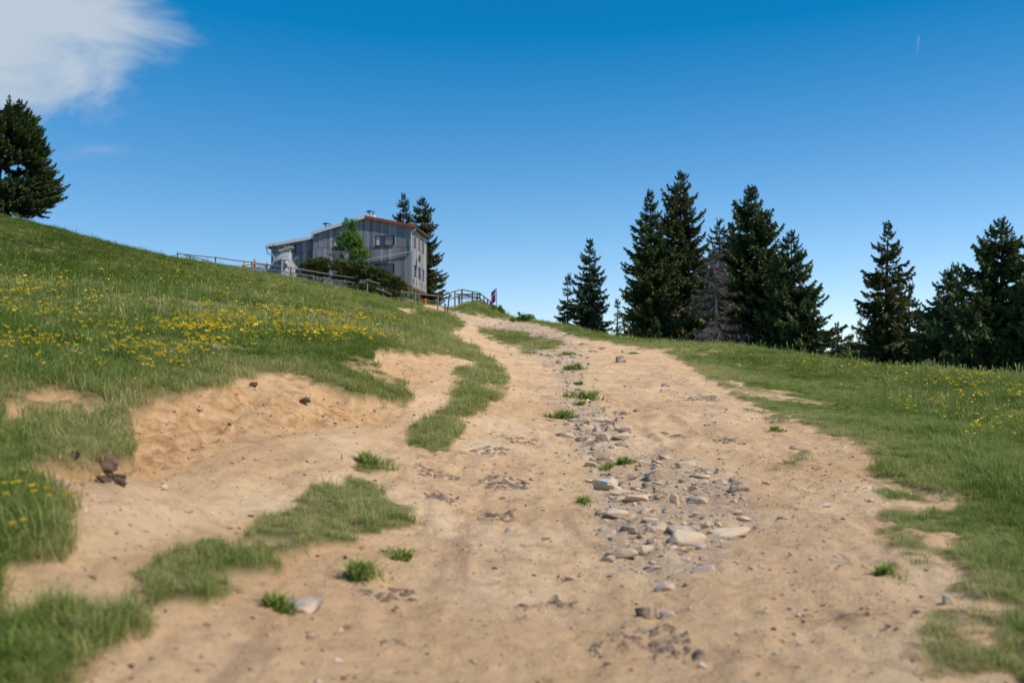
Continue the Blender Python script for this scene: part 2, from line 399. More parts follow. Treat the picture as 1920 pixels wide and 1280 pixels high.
sand = t.mix(t.rng(nR, .52, .68, 0, .6), sand, (.40, .255, .145))
vec = t.scaled(1.0, 1.7, 1.0)
nS = t.noise(3.4, 10, .78, vec=vec, dist=.9)
sand = t.mix(t.rng(nS, .58, .67, 0, .85), sand, (.215, .140, .085))
sand = t.mix(t.rng(nC, .60, .70, 0, .8), sand, (.17, .112, .070))
sand = t.mix(t.rng(nC, .26, .36, .5, 0), sand, (.60, .48, .35))
ochre = t.ramp(nB, [(0.30, (.30, .142, .058)), (0.48, (.55, .305, .130)), (0.70, (.76, .53, .30))])
soilc = t.mix(t.math('MULTIPLY', bv, t.rng(nA, .3, .6, .45, 1.0)), sand, ochre)
vo = t.n.new("ShaderNodeTexVoronoi"); vo.inputs["Scale"].default_value = 9.0
tcn = t.n.new("ShaderNodeTexCoord"); t.l.new(tcn.outputs["Object"], vo.inputs["Vector"])
grc = t.ramp(vo.outputs["Distance"], [(0.1, (.46, .42, .36)), (0.6, (.30, .26, .21))])
soilc = t.mix(t.math('MULTIPLY', gv_, t.rng(nB, .35, .6, .25, .9)), soilc, grc)
turf = t.ramp(t.noise(4.0, 6, .7), [(0.3, (.11, .12, .030)), (0.5, (.19, .165, .062)), (0.72, (.34, .245, .125))])
t.col(t.mix(dv, turf, soilc))
hb = t.math('ADD', t.math('MULTIPLY', nB, .6), t.math('MULTIPLY', nC, .4))
t.bump(hb, 1.0, .075)
M_GROUND = t.m

# ------------------------------------------------------------------ ground mesh: one sheet, split into meadow and track
Ys = np.concatenate([np.linspace(-12.5 + .7, 2.3, 34), 2.4 * np.exp(np.arange(0, math.log(130 / 2.4), .0068)), 134 * np.exp(np.linspace(0, math.log(6000 / 134), 36))])
us = np.concatenate([-np.geomspace(6, .64, 46)[:-1], np.linspace(-.64, .64, 760), np.geomspace(.64, 6, 46)[1:]])
UU, YY = np.meshgrid(us, Ys); XX = UU * (YY + 12.5)
Z, Dm, Bm, Gm, PXm, PYm = height(XX, YY, True)
nr, nc = XX.shape
V = np.stack([XX, YY, Z], -1)
du = np.gradient(V, axis=1); dw = np.gradient(V, axis=0)
N = np.cross(du, dw); N /= np.linalg.norm(N, axis=-1, keepdims=True) + 1e-12
idx = np.arange(nr * nc).reshape(nr, nc)
Q = np.stack([idx[:-1, :-1], idx[:-1, 1:], idx[1:, 1:], idx[1:, :-1]], -1).reshape(-1, 4)
fd = Dm.ravel()[Q].mean(1)
Vf = V.reshape(-1, 3); Nf = N.reshape(-1, 3)
for nm, sel in (("meadow", fd <= .5), ("dirt_track", fd > .5)):
    q = Q[sel]; u, inv = np.unique(q, return_inverse=True)
    me = mesh_np(nm, Vf[u], inv.reshape(-1, 4), {"soil": Dm.ravel()[u], "bank": Bm.ravel()[u], "gravel": Gm.ravel()[u]}, True)
    me.normals_split_custom_set_from_vertices(Nf[u].tolist())
    o = obj(nm, me, M_GROUND); tag(o, kind="structure")
    o["label"] = "sunlit mountain meadow climbing the slope on both sides of the track" if nm == "meadow" else "worn sandy dirt track with stony middle climbing to the house"

# ------------------------------------------------------------------ grass
def grass_mat(name, lo, mid, hi, trans):
    t = NT(name); t.set(0.6, 0.25)
    k = t.attr("tint", 'INSTANCER')
    oi = t.attr("tone")
    f = t.math('ADD', t.math('MULTIPLY', k, .72), t.math('MULTIPLY', oi, .28))
    c = t.ramp(f, [(0.12, lo), (0.45, mid), (0.86, hi)])
    t.col(c); t.translucent(c, trans); return t.m
M_GRASS = grass_mat("grass_blades", (.065, .115, .015), (.215, .290, .050), (.54, .47, .21), .42)
def tuft(name, n, h, lean, spread, w, seed, stalk=False):
    r = random.Random(seed); v = []; q = []; tr = []; tone = []
    for i in range(n):
        a = r.uniform(0, 6.283); d = spread * math.sqrt(r.random())
        x, y = d * math.cos(a), d * math.sin(a); b = r.uniform(0, 6.283)
        L = h * r.uniform(.5, 1.15); le = lean * r.uniform(.3, 1.3) * L; ww = w * r.uniform(.7, 1.3)
        dx, dy = math.cos(b), math.sin(b); sx, sy = -dy * ww / 2, dx * ww / 2
        k = len(v); m1 = .55
        for f_, (t_, o_) in ((1, (0, 0)), (.85, (m1, .32))):
            cxx, cyy, czz = x + dx * le * o_, y + dy * le * o_, L * t_ * (1 if t_ < 1 else 1)
            v += [(cxx - sx * f_, cyy - sy * f_, czz), (cxx + sx * f_, cyy + sy * f_, czz)]
        v.append((x + dx * le, y + dy * le, L * (1 - .18 * lean)))
        q.append((k, k + 1, k + 3, k + 2)); tr.append((k + 2, k + 3, k + 4))
        tn = r.random(); tone += [tn] * 5
    if stalk:
        for i in range(stalk):
            a = r.uniform(0, 6.283); d = spread * r.random(); x, y = d * math.cos(a), d * math.sin(a)
            L = h * r.uniform(1.2, 1.7); bx, by = r.uniform(-.2, .2) * L, r.uniform(-.2, .2) * L
            k = len(v); ww = w * .5
            v += [(x - ww, y, 0), (x + ww, y, 0), (x + bx + ww, y + by, L * .8), (x + bx - ww, y + by, L * .8)]
            q.append((k, k + 1, k + 2, k + 3))
            k = len(v); e = w * 1.6
            v += [(x + bx, y + by, L * .78), (x + bx + e, y + by, L * .9), (x + bx * 1.15, y + by * 1.15, L * 1.05), (x + bx - e, y + by, L * .9)]
            q.append((k, k + 1, k + 2, k + 3)); tone += [1.2] * 8
    me = mesh_np(name, np.array(v), [np.array(q), np.array(tr)], {"tone": tone})
    me.materials.append(M_GRASS); return me
tcol = bpy.data.collections.new("tuft_library")
for i, me in enumerate([tuft("tuft_a", 26, 1, .75, .5, .030, 1), tuft("tuft_b", 24, 1, 1.0, .55, .030, 2), tuft("tuft_c", 24, 1, .7, .5, .028, 3, 2),
                        tuft("tuft_d", 28, 1, 1.4, .8, .055, 4), tuft("tuft_e", 26, 1, 1.1, .75, .05, 5)]):
    o = bpy.data.objects.new("tuft_%d" % i, me); tcol.objects.link(o)
def scatter(name, pts, attrs, coll, mat, single=None):
    """one object whose points carry real instanced geometry"""
    me = bpy.data.meshes.new(name); me.vertices.add(len(pts)); me.vertices.foreach_set("co", np.asarray(pts, np.float32).ravel())
    for k, a in attrs.items():
        a = np.asarray(a, np.float32)
        if a.ndim == 2: at = me.attributes.new(k, 'FLOAT_VECTOR', 'POINT'); at.data.foreach_set("vector", a.ravel())
        elif k == "pick": at = me.attributes.new(k, 'INT', 'POINT'); at.data.foreach_set("value", a.astype(np.int32))
        else: at = me.attributes.new(k, 'FLOAT', 'POINT'); at.data.foreach_set("value", a)
    o = obj(name, me, mat)
    g = bpy.data.node_groups.new(name, 'GeometryNodeTree')
    g.interface.new_socket("Geometry", in_out='INPUT', socket_type='NodeSocketGeometry'); g.interface.new_socket("Geometry", in_out='OUTPUT', socket_type='NodeSocketGeometry')
    n = g.nodes; gi = n.new("NodeGroupInput"); go = n.new("NodeGroupOutput"); ip = n.new("GeometryNodeInstanceOnPoints")
    ci = n.new("GeometryNodeCollectionInfo"); ci.inputs["Collection"].default_value = coll; ci.inputs["Separate Children"].default_value = True; ci.inputs["Reset Children"].default_value = True
    g.links.new(gi.outputs[0], ip.inputs["Points"]); g.links.new(ci.outputs[0], ip.inputs["Instance"]); ip.inputs["Pick Instance"].default_value = True
    for nm, typ, sk in (("pick", 'INT', "Instance Index"), ("rot", 'FLOAT_VECTOR', "Rotation"), ("scl", 'FLOAT_VECTOR', "Scale")):
        na = n.new("GeometryNodeInputNamedAttribute"); na.data_type = typ; na.inputs[0].default_value = nm
        g.links.new(na.outputs[0], ip.inputs[sk])
    g.links.new(ip.outputs[0], go.inputs[0])
    md = o.modifiers.new("scatter", 'NODES'); md.node_group = g
    return o
def ray_pts(n, ymin, ymax, e, lim=.82):
    """random ground points, density per square metre falling as Y^-(1+e)"""
    r = RNG.random(n)
    if abs(1 - e) < 1e-6: y = ymin * (ymax / ymin) ** r
    else: y = (ymin ** (1 - e) + r * (ymax ** (1 - e) - ymin ** (1 - e))) ** (1 / (1 - e))
    x = RNG.uniform(-lim, lim, n) * (y + 1.0)
    return x, y
HGT = np.full(GX.shape, .095)                      # sward height in metres, by place
paint(HGT, [(-900,380),(960,380),(900,640),(700,690),(400,700),(0,720),(-900,800)], .10)
paint(HGT, [(1000,600),(1240,640),(1400,665),(1650,740),(1760,850),(1700,1000),(1300,720)], .045)
paint(HGT, [(1500,780),(1700,790),(1800,880),(1920,1000),(1980,1300),(2100,1700),(1700,1700),(1600,1000)], .055)
paint(HGT, [(1700,760),(1920,770),(2300,800),(2300,930),(1920,930),(1800,860)], .10)
paint(HGT, [(980,590),(1190,636),(1400,650),(1600,680),(1920,705),(2500,720),(2500,745),(1920,735),(1600,705),(1400,672),(1190,652),(980,606)], .11)
paint(HGT, [(600,700),(800,600),(880,620),(960,700),(940,760),(760,770)], .08)
paint(HGT, [(0,880),(140,900),(140,1060),(0,1080),(-300,1080),(-300,880)], .085)
paint(HGT, [(150,1180),(200,900),(600,870),(860,770),(880,850),(800,1100),(400,1200)], .055)
paint(HGT, [(-500,1120),(300,1120),(300,1700),(-500,1700)], .075)
paint(HGT, [(-500,690),(420,690),(300,760),(250,860),(60,900),(-500,900)], .075)
paint(HGT, [(250,640),(700,640),(900,660),(800,770),(430,720),(250,760)], .085)
HGT = blur(HGT, 7)
def make_grass(name, n, ymin, ymax, e, label, mul=1.0, far=False):
    x, y = ray_pts(n, ymin, ymax, e)
    d = soil(x, y, None, True)
    if far: d = np.where(y > 85, 0, d)
    k = (RNG.random(n) ** 1.35 > d * 1.12 + .01) & (RNG.random(n) < .45 + 1.1 * fbm(x * 2.7, y * 2.7, 3, 33))
    x, y, d = x[k], y[k], d[k]
    z, _, _, _, px, py = height(x, y, True)
    hg = samp(HGT, px, py); hg = np.where(y > 86, .14, hg)
    hg = hg * (1 - .55 * d) * np.exp(RNG.normal(-.1, .38, len(x))) * (.55 + 1.0 * fbm(x * 1.1, y * 1.1, 3, 12))
    wd = np.maximum(hg, .055) * np.clip((y / 9.0) ** .5, .8, 2.3)
    short = hg < .085
    pick = np.where(short, RNG.integers(3, 5, len(x)), RNG.integers(0, 3, len(x)))
    pick = np.where((~short) & (y < 16) & (pick == 2), RNG.integers(0, 2, len(x)), pick)
    # colour: cooler and shorter on the right verge, sun-bleached and seedy on the open hillside; far left darkened, partly lens vignetting put into the tint
    tint = .37 + .62 * (fbm(x * .35, y * .35, 3, 15) - .45) + .42 * (fbm(x * 2.2, y * 2.2, 3, 16) - .5)
    tint += np.where(px < 960, .06 - .24 * sstep(700, 100, px) * sstep(8, 40, y) + .04 * sstep(20, 60, y), .02 + .10 * (hg < .075)) + RNG.normal(0, .13, len(x))
    tint += .12 * d + .24 * sstep(.08, .45, samp(D_WIDE, px, py)) * (y < 45) - .05 - .10 * sstep(500, 50, px) * sstep(12, 35, y)
    z -= .01
    scl = np.stack([wd, wd, hg], 1) * mul
    rot = np.stack([RNG.normal(0, .12, len(x)), RNG.normal(0, .12, len(x)), RNG.uniform(0, 6.283, len(x))], 1)
    o = scatter(name, np.stack([x, y, z], 1), {"tint": np.clip(tint, 0, 1), "pick": pick, "rot": rot, "scl": scl}, tcol, M_GRASS)
    tag(o, label, "grass", kind="stuff"); return o
make_grass("meadow_grass", 105000, 2.9, 16, .35, "green meadow grass on the near banks and verges")
make_grass("hillside_grass", 370000, 13, 86, .15, "tall seedy grass covering the open slopes up to the skyline")
make_grass("ridge_grass", 14000, 84, 120, 0, "grass on the ridge around the house", far=True)
#@@OBJECTS
# ------------------------------------------------------------------ wood, metal, glass, stone materials
def wood_mat(name, lo, mid, hi, sx=14, sz=.7):
    t = NT(name); t.set(.85, .2)
    k = t.attr("tone"); n = t.noise(1.0, 6, .65, vec=t.scaled(sx, sx, sz))
    f = t.math('ADD', t.math('MULTIPLY', k, .6), t.math('MULTIPLY', n, .45))
    t.col(t.ramp(f, [(0.18, lo), (0.5, mid), (0.85, hi)])); t.bump(n, .35, .01); return t.m
M_CLAD = wood_mat("weathered_cladding", (.13, .134, .142), (.255, .262, .276), (.44, .45, .47))
M_FENCE = wood_mat("weathered_pole_wood", (.10, .085, .070), (.20, .175, .150), (.32, .29, .26), 9, 2)
M_REDPOLE = wood_mat("stained_rail_wood", (.060, .036, .030), (.115, .070, .058), (.18, .12, .10), 9, 2)
M_SHINGLE = wood_mat("silver_shingle", (.14, .135, .13), (.26, .255, .245), (.40, .39, .375), 8, 2)
M_PINE = wood_mat("fresh_larch_beam", (.42, .22, .075), (.58, .33, .12), (.72, .46, .20), 9, 2)
M_BODY = simple("dark_wall_core", (.045, .047, .052), .9)
M_WHITE = simple("white_sheet_metal", (.62, .63, .64), .4, .06, 3, .5)
M_RUST = simple("rust_red_verge", (.26, .062, .030), .6, .25, 5)
M_GALV = simple("galvanised_pipe", (.50, .52, .54), .35, .12, 6, .5, .35)
M_DARKMET = simple("dark_metal", (.035, .037, .045), .5, .2, 6)
M_ROOF = simple("grey_roof_sheet", (.20, .20, .21), .5, .15, 4)
M_FRAME = simple("brown_window_frame", (.115, .042, .026), .6, .25, 10)
M_STONEW = simple("plastered_stone_base", (.40, .37, .33), .95, .3, 4, .2, 0, .5)
M_CURTAIN = simple("pale_curtain", (.55, .62, .66), .9, .12, 20)
M_REVEAL = simple("dark_reveal", (.020, .021, .024), .9)
M_PLASTIC = simple("orange_red_plastic", (.55, .10, .05), .5, .15, 8)
t = NT("window_glass"); t.set(.03, .8); t.col((.012, .022, .045)); M_GLASS = t.m
t = NT("blind_glass"); t.set(.08, .7); t.col(t.ramp(t.noise(3, 2), [(.3, (.10, .115, .14)), (.7, (.19, .205, .23))])); M_BLIND = t.m

# ------------------------------------------------------------------ the mountain house
HY = 88.0; HC = P(773, 640, HY)
HB = CAMZ + 7.0                                   # level of the ground floor base
house = empty("mountain_house", (HC[0], HY, HB), R(-6))
tag(house, "grey weathered timber-clad house with white and rust-red roof edges on the ridge", "house")
W, AW, DEP = 9.05, 4.15, 6.55                       # gable width, annex width, depth
ZB, ZJ = 1.0, 4.45                                  # underside of the cladding, floor joint
def ztop(x):                                        # wall head along the gable
    return 7.02 + (x + 4.3) * (-.20) if x > -4.3 else 7.02 + (x + 4.3) * .285
def atop(x): return 5.42 + (x + W) * .165
def prism(name, prof, y0, y1, mat, parent):
    n = len(prof); v = [(x, y0, z) for x, z in prof] + [(x, y1, z) for x, z in prof]
    bm = bmesh.new(); vs = [bm.verts.new(p) for p in v]
    bm.faces.new(vs[:n]); bm.faces.new(vs[n:][::-1])
    for i in range(n): j = (i + 1) % n; bm.faces.new((vs[i], vs[i + n], vs[j + n], vs[j]))
    bmesh.ops.recalc_face_normals(bm, faces=bm.faces)
    me = bpy.data.meshes.new(name); bm.to_mesh(me); bm.free(); return obj(name, me, mat, parent)
AR = .75                                            # the annex stands this much further back
prism("wall", [(-W + .02, ZB + .03), (-.12, ZB + .03), (-.12, ztop(-.12) - .03), (-4.3, ztop(-4.3) - .03), (-W + .02, ztop(-W) - .03)], .13, DEP - .12, M_BODY, house)
prism("annex_wall", [(-W - AW + .1, -.6), (-W + .01, -.6), (-W + .01, atop(-W) - .03), (-W - AW + .1, atop(-W - AW) - .03)], AR + .13, DEP - .6, M_BODY, house)
prism("basement", [(-W + .3, -2.2), (-.45, -2.2), (-.45, ZB + .02), (-W + .3, ZB + .02)], .45, DEP - .3, M_STONEW, house)
WIN = [(-3.36, -1.74, 4.62, 5.50), (-3.30, -1.72, 2.10, 3.02), (-7.2, -5.6, 4.58, 5.45)]
AWIN = [(-11.0, -10.3, 4.12, 4.98)]
SWIN = [(.75, 1.30, 4.55, 5.45), (2.6, 3.15, 4.55, 5.45), (4.5, 5.05, 4.55, 5.45), (.55, 1.65, 1.95, 2.95), (2.5, 3.6, 1.95, 2.95), (4.35, 5.45, 1.95, 2.95),
        (.35, .60, 1.12, 1.62), (1.6, 1.85, 1.12, 1.62), (2.95, 3.2, 1.12, 1.62), (4.3, 4.55, 1.12, 1.62), (5.5, 5.75, 1.12, 1.62)]
def boards(name, a0, a1, top, wins, place, z0, joint, bw=.185):
    mb = MB(); r = random.Random(hash(name) % 1000 if False else len(name) * 31)
    a = a0
    while a < a1 - .04:
        w = bw * r.uniform(.75, 1.2); b = min(a + w, a1)
        tone = r.choice([.12, .3, .4, .5, .55, .6, .8, 1.0]) * r.uniform(.8, 1.1)
        dp = r.uniform(0, .03); g = .011
        for (s0, s1) in ((z0, joint - .018), (joint + .018, None)):
            ta, tb = (top(a + g), top(b - g)) if s1 is None else (s1, s1)
            tn = tone if s1 is None else min(1, max(0, tone + r.uniform(-.25, .25)))
            segs = [[s0, None]]; cur = s0; cuts = sorted([(w_[2], w_[3]) for w_ in wins if w_[0] < b - .02 and w_[1] > a + .02 and w_[3] > s0 and w_[2] < max(ta, tb)])
            out = []
            for c0, c1 in cuts:
                if c0 > cur: out.append((cur, c0, c0))
                cur = max(cur, c1)
            if cur < min(ta, tb): out.append((cur, ta, tb))
            for q0, qa, qb in out: mb.hexa(place(a + g, b - g, q0, qa, qb, dp), tn)
        a = b
    o = mb.build(name, M_CLAD, house); o["kind"] = "stuff"; return o
def pf(a, b, z0, za, zb, dp, y=0.0): return [(a, y - dp, z0), (b, y - dp, z0), (b, y + .13, z0), (a, y + .13, z0), (a, y - dp, za), (b, y - dp, zb), (b, y + .13, zb), (a, y + .13, za)]
boards("gable_boards", -W, 0, ztop, WIN, lambda a, b, z0, za, zb, dp: pf(a, b, z0, za, zb, dp), ZB, ZJ)
boards("annex_boards", -W - AW, -W - .02, atop, AWIN, lambda a, b, z0, za, zb, dp: pf(a, b, z0, za, zb, dp, AR), -.6, ZJ - .18)
boards("side_boards", 0, DEP, lambda y: ztop(0) - .05, SWIN, lambda a, b, z0, za, zb, dp: [(-.12, a, z0), (dp, a, z0), (dp, b, z0), (-.12, b, z0), (-.12, a, za), (dp, a, za), (dp, b, zb), (-.12, b, zb)], ZB, ZJ)
boards("annex_end_boards", AR, DEP - .6, lambda y: atop(-W - AW), [], lambda a, b, z0, za, zb, dp: [(-W - AW - dp - .004, a, z0), (-W - AW + .09, a, z0), (-W - AW + .09, b, z0), (-W - AW - dp - .004, b, z0), (-W - AW - dp - .004, a, za), (-W - AW + .09, a, za), (-W - AW + .09, b, zb), (-W - AW - dp - .004, b, zb)], -.6, ZJ - .18)
def window(x0, x1, z0, z1, y, panes, mats, curtain=False):
    w = MB(); f = .055
    w.box(x0, x1, y, y + .05, z0, z0 + f).box(x0, x1, y, y + .05, z1 - f, z1).box(x0, x0 + f, y, y + .05, z0 + f, z1 - f).box(x1 - f, x1, y, y + .05, z0 + f, z1 - f)
    for k in range(1, panes):
        xm = x0 + (x1 - x0) * k / panes; w.box(xm - f * .8, xm + f * .8, y - .01, y + .05, z0 + f, z1 - f)
    o = w.build("window", M_FRAME, house)
    for k in range(panes):
        a = x0 + (x1 - x0) * k / panes + f * .8; b = x0 + (x1 - x0) * (k + 1) / panes - f * .8
        MB().box(a, b, y + .025, y + .035, z0 + f, z1 - f).build("pane", mats[k], o)
    if curtain:
        c = MB()
        for k in range(4):
            a = x0 + .07 + k * .07; c.box(a, a + .055, y + .012 + .004 * (k % 2), y + .022, z0 + f + .002, z1 - f - .002)
        c.build("curtain", M_CURTAIN, o)
    MB().box(x0 - .04, x1 + .04, y - .17, y - .005, z0 - .035, z0 - .003).build("sill", M_FRAME, o)
    return o
window(*WIN[0], .06, 2, [M_GLASS, M_BLIND], True); window(*WIN[1], .06, 2, [M_BLIND, M_GLASS]); window(*WIN[2], .06, 2, [M_GLASS, M_GLASS], True)
window(*AWIN[0], AR + .075, 1, [M_GLASS])
for i, (y0, y1, z0, z1) in enumerate(SWIN):
    f = .05; w = MB()
    w.box(-.105, -.06, y0, y1, z0, z0 + f).box(-.105, -.06, y0, y1, z1 - f, z1).box(-.105, -.06, y0, y0 + f, z0 + f, z1 - f).box(-.105, -.06, y1 - f, y1, z0 + f, z1 - f)
    o = w.build("window", M_FRAME, house); MB().box(-.095, -.085, y0 + f, y1 - f, z0 + f, z1 - f).build("pane", M_GLASS if z0 > 1.5 else M_REVEAL, o)
    if z0 > 1.5: MB().box(-.05, .06, y0 - .04, y1 + .04, z0 - .035, z0 - .003).build("sill", M_FRAME, o)
# roof planes, verges, gutters
def slope(name, xa, za, xb, zb, y0, y1, th, mat, parent):
    mb = MB(); mb.hexa([(xa, y0, za), (xb, y0, zb), (xb, y1, zb), (xa, y1, za), (xa, y0, za + th), (xb, y0, zb + th), (xb, y1, zb + th), (xa, y1, za + th)])
    return mb.build(name, mat, parent)
roof = slope("roof", -W - .12, ztop(-W) + .00, -4.30, ztop(-4.3) + .04, -.18, DEP + .2, .14, M_ROOF, house)
slope("east_slope", -4.295, ztop(-4.3) + .04, .28, ztop(.28) + .04, -.18, DEP + .2, .14, M_ROOF, roof)
slope("annex_roof", -W - AW - .35, atop(-W - AW - .35) + .03, -W + .0, atop(-W) + .03, AR - .2, DEP - .3, .12, M_ROOF, roof)
slope("white_verge", -W - .14, ztop(-W - .14) - .02, -4.31, ztop(-4.3) + .0, -.27, -.185, .29, M_WHITE, roof)
slope("red_verge", -4.29, ztop(-4.3) - .01, .30, ztop(.30) - .01, -.26, -.185, .28, M_RUST, roof)
slope("annex_verge", -W - AW - .38, atop(-W - AW - .38) - .02, -W - .02, atop(-W) - .02, AR - .29, AR - .205, .27, M_WHITE, roof)
g = MB(); zg = ztop(.3) + .02; g.tube([(.36, -.2, zg), (.36, DEP + .2, zg - .03)], .075, 8); g.build("gutter", M_DARKMET, roof)
g = MB(); g.tube([(-W - AW - .42, AR - .25, atop(-W - AW - .4) + .02), (-W - AW - .42, DEP - .3, atop(-W - AW - .4))], .07, 8); g.build("gutter", M_GALV, roof)
g = MB(); g.tube([(.34, -.12, zg - .05), (.22, -.2, zg - .22), (-.05, -.16, zg - .36), (-.10, -.14, zg - .5), (-.10, -.14, 4.1), (-.2, -.14, 3.98), (-3.9, -.14, 3.35), (-4.6, -.14, 3.2)], .05, 8); g.build("downpipe", M_GALV, house)
g = MB(); xa = -W - AW; g.tube([(xa - .40, AR - .1, atop(xa) - .02), (xa - .40, AR - .12, atop(xa) - .35), (xa - .28, AR - .14, atop(xa) - .6), (xa + .2, AR - .1, atop(xa) - .8), (xa + .28, AR - .1, atop(xa) - .95), (xa + .28, AR - .1, .2)], .05, 8); g.build("downpipe", M_GALV, house)
for (x, y, h) in ((-3.9, .6, .42), (-8.0, .9, .40)):
    zr = ztop(x) + .1
    c = MB(); c.box(x - .32, x + .32, y - .3, y + .3, zr - .2, zr + h); co = c.build("chimney", M_WHITE, roof)
    c = MB(); c.box(x - .18, x - .14, y - .2, y + .2, zr + h + .001, zr + h + .2); c.box(x + .14, x + .18, y - .2, y + .2, zr + h + .001, zr + h + .16)
    v = []
    for k in range(7): a = -1 + 2 * k / 6; v.append((x + a * .40, zr + h + .20 + .12 * (1 - a * a) - a * .05))
    for k in range(6): (xa_, za_), (xb_, zb_) = v[k], v[k + 1]; c.hexa([(xa_, y - .3, za_), (xb_, y - .3, zb_), (xb_, y + .3, zb_), (xa_, y + .3, za_), (xa_, y - .3, za_ + .04), (xb_, y - .3, zb_ + .04), (xb_, y + .3, zb_ + .04), (xa_, y + .3, za_ + .04)])
    c.build("cap", M_DARKMET, house).parent = roof
a = MB(); a.tube([(-3.2, 1.0, ztop(-3.2) + .1), (-3.2, 1.0, ztop(-3.2) + .42)], .015, 5); a.tube([(-3.5, 1.0, ztop(-3.2) + .36), (-2.9, 1.0, ztop(-3.2) + .38)], .012, 5); a.build("antenna", M_DARKMET, roof)
# satellite dish on the side wall
d = MB(); rings = [(0, 0.10), (.16, .085), (.30, .045), (.40, 0)]; n0 = 14
c0 = (.22, 1.55, 3.55)
for (r_, dx) in rings:
    for k in range(n0):
        aa = 2 * math.pi * k / n0; d.v.append((c0[0] + dx * -1 + .1, c0[1] + r_ * math.cos(aa), c0[2] + r_ * 1.05 * math.sin(aa))); d.a.append(.5)
for i in range(3):
    for k in range(n0): d.q.append((i * n0 + k, i * n0 + (k + 1) % n0, (i + 1) * n0 + (k + 1) % n0, (i + 1) * n0 + k))
dish = d.build("satellite_dish", M_DARKMET, house)
MB().tube([(.02, 1.55, 3.55), (.20, 1.55, 3.55)], .03, 6).tube([(.25, 1.55, 3.2), (.62, 1.7, 3.32)], .02, 6).box(.58, .70, 1.64, 1.76, 3.28, 3.40).build("feed_arm", M_WHITE, dish)
fl = MB(); xa = -W - AW; fl.box(xa - .02, xa + .34, AR - .34, AR - .14, 4.62, 4.9); fo = fl.build("floodlight", M_DARKMET, house); MB().box(xa + .02, xa + .24, AR - .40, AR - .345, 4.72, 4.92).build("lamp_glass", M_CURTAIN, fo)
MB().box(xa + 1.0, xa + 1.12, AR - .16, AR - .03, 4.72, 4.82).build("wall_box", M_WHITE, house); MB().box(xa + 1.28, xa + 1.45, AR - .20, AR - .03, 4.66, 4.84).build("wall_box", M_WHITE, house)
# overhanging sill beam above the basement and its openings
MB().box(-W + .1, .01, .02, .12, ZB - .14, ZB - .01).box(-.42, .01, .125, DEP - .05, ZB - .14, ZB - .01).build("sill_beam", M_FENCE, house)
for y in (1.0, 2.6, 4.2, 5.6): MB().box(-.46, -.42, y, y + .5, -.3, ZB - .2).build("basement_opening", M_REVEAL, house)

# ------------------------------------------------------------------ small things around the house
def base_at(px, py, Y):
    p = P(px, py, Y); return p[0], p[1], gz(p[0], p[1])
# conical shingled hut
x, y, z = base_at(531, 515, 84.0)
z = P(531, 517, 84)[2]
hut = empty("conical_hut", (x, y, z)); tag(hut, "low silver-grey wooden hut with a cone of weathered boards", "hut")
HR, HH = 1.46, 1.90
prof = [(HR, -1.3), (HR, 0.0), (HR * .93, .35), (HR * .72, .85), (HR * .44, 1.4), (HR * .16, 1.85), (.04, HH)]
core = MB()
nn = 24
for (r_, h_) in prof:
    for k in range(nn): aa = 2 * math.pi * k / nn; core.v.append(((r_ - .02) * math.cos(aa), (r_ - .02) * math.sin(aa), h_)); core.a.append(.2)
for i in range(len(prof) - 1):
    for k in range(nn): core.q.append((i * nn + k, i * nn + (k + 1) % nn, (i + 1) * nn + (k + 1) % nn, (i + 1) * nn + k))
core.build("roof_core", M_BODY, hut)
sh = MB(); r = random.Random(4); nb = 40
for k in range(nb):
    aa = 2 * math.pi * k / nb; hw = math.pi / nb * .93; tn = r.uniform(.25, .95)
    for i in range(len(prof) - 1):
        (ra, ha), (rb, hb_) = prof[i], prof[i + 1]; o_ = .02 + .012 * r.random()
        f = lambda r_, h_, s, e: ((r_ + e) * math.cos(aa + s * hw), (r_ + e) * math.sin(aa + s * hw), h_)
        sh.hexa([f(ra, ha, -1, 0), f(ra, ha, 1, 0), f(ra, ha, 1, o_), f(ra, ha, -1, o_), f(rb, hb_, -1, 0), f(rb, hb_, 1, 0), f(rb, hb_, 1, o_), f(rb, hb_, -1, o_)], min(1, max(0, tn + r.uniform(-.15, .15))))
so = sh.build("board_cone", M_SHINGLE, hut); so["kind"] = "stuff"
# white weather-station box on legs
pb = P(537, 519, 82.5); x, y, z = base_at(537, 519, 82.5)
ws = empty("weather_box", (x, y, z)); tag(ws, "white louvred weather-station box on tall legs in front of the conical hut", "weather station")
zt = P(537, 474, 82.5)[2] - z; zb_ = P(537, 488, 82.5)[2] - z
bw = .34
MB().box(-bw, bw, -bw, bw, zb_, zt).build("box", M_WHITE, ws)
lv = MB()
nl = 5
for k in range(nl): q = zb_ + (zt - zb_) * (k + .5) / nl; lv.hexa([(-bw + .05, -bw - .03, q - .04), (bw - .05, -bw - .03, q - .04), (bw - .05, -bw - .001, q + .01), (-bw + .05, -bw - .001, q + .01), (-bw + .05, -bw - .03, q - .03), (bw - .05, -bw - .03, q - .03), (bw - .05, -bw - .001, q + .02), (-bw + .05, -bw - .001, q + .02)])
lv.build("louvres", M_WHITE, ws)
rf = MB(); rf.hexa([(-.58, -.5, zt + .10), (.50, -.5, zt + .46), (.50, .5, zt + .46), (-.58, .5, zt + .10), (-.58, -.5, zt + .15), (.50, -.5, zt + .51), (.50, .5, zt + .51), (-.58, .5, zt + .15)]); rf.build("roof", M_WHITE, ws)
MB().box(-.03, .03, -.03, .03, zt + .001, zt + .27).build("roof_post", M_WHITE, ws); MB().box(.27, .33, -.03, .03, zt + .001, zt + .38).build("roof_post", M_WHITE, ws)
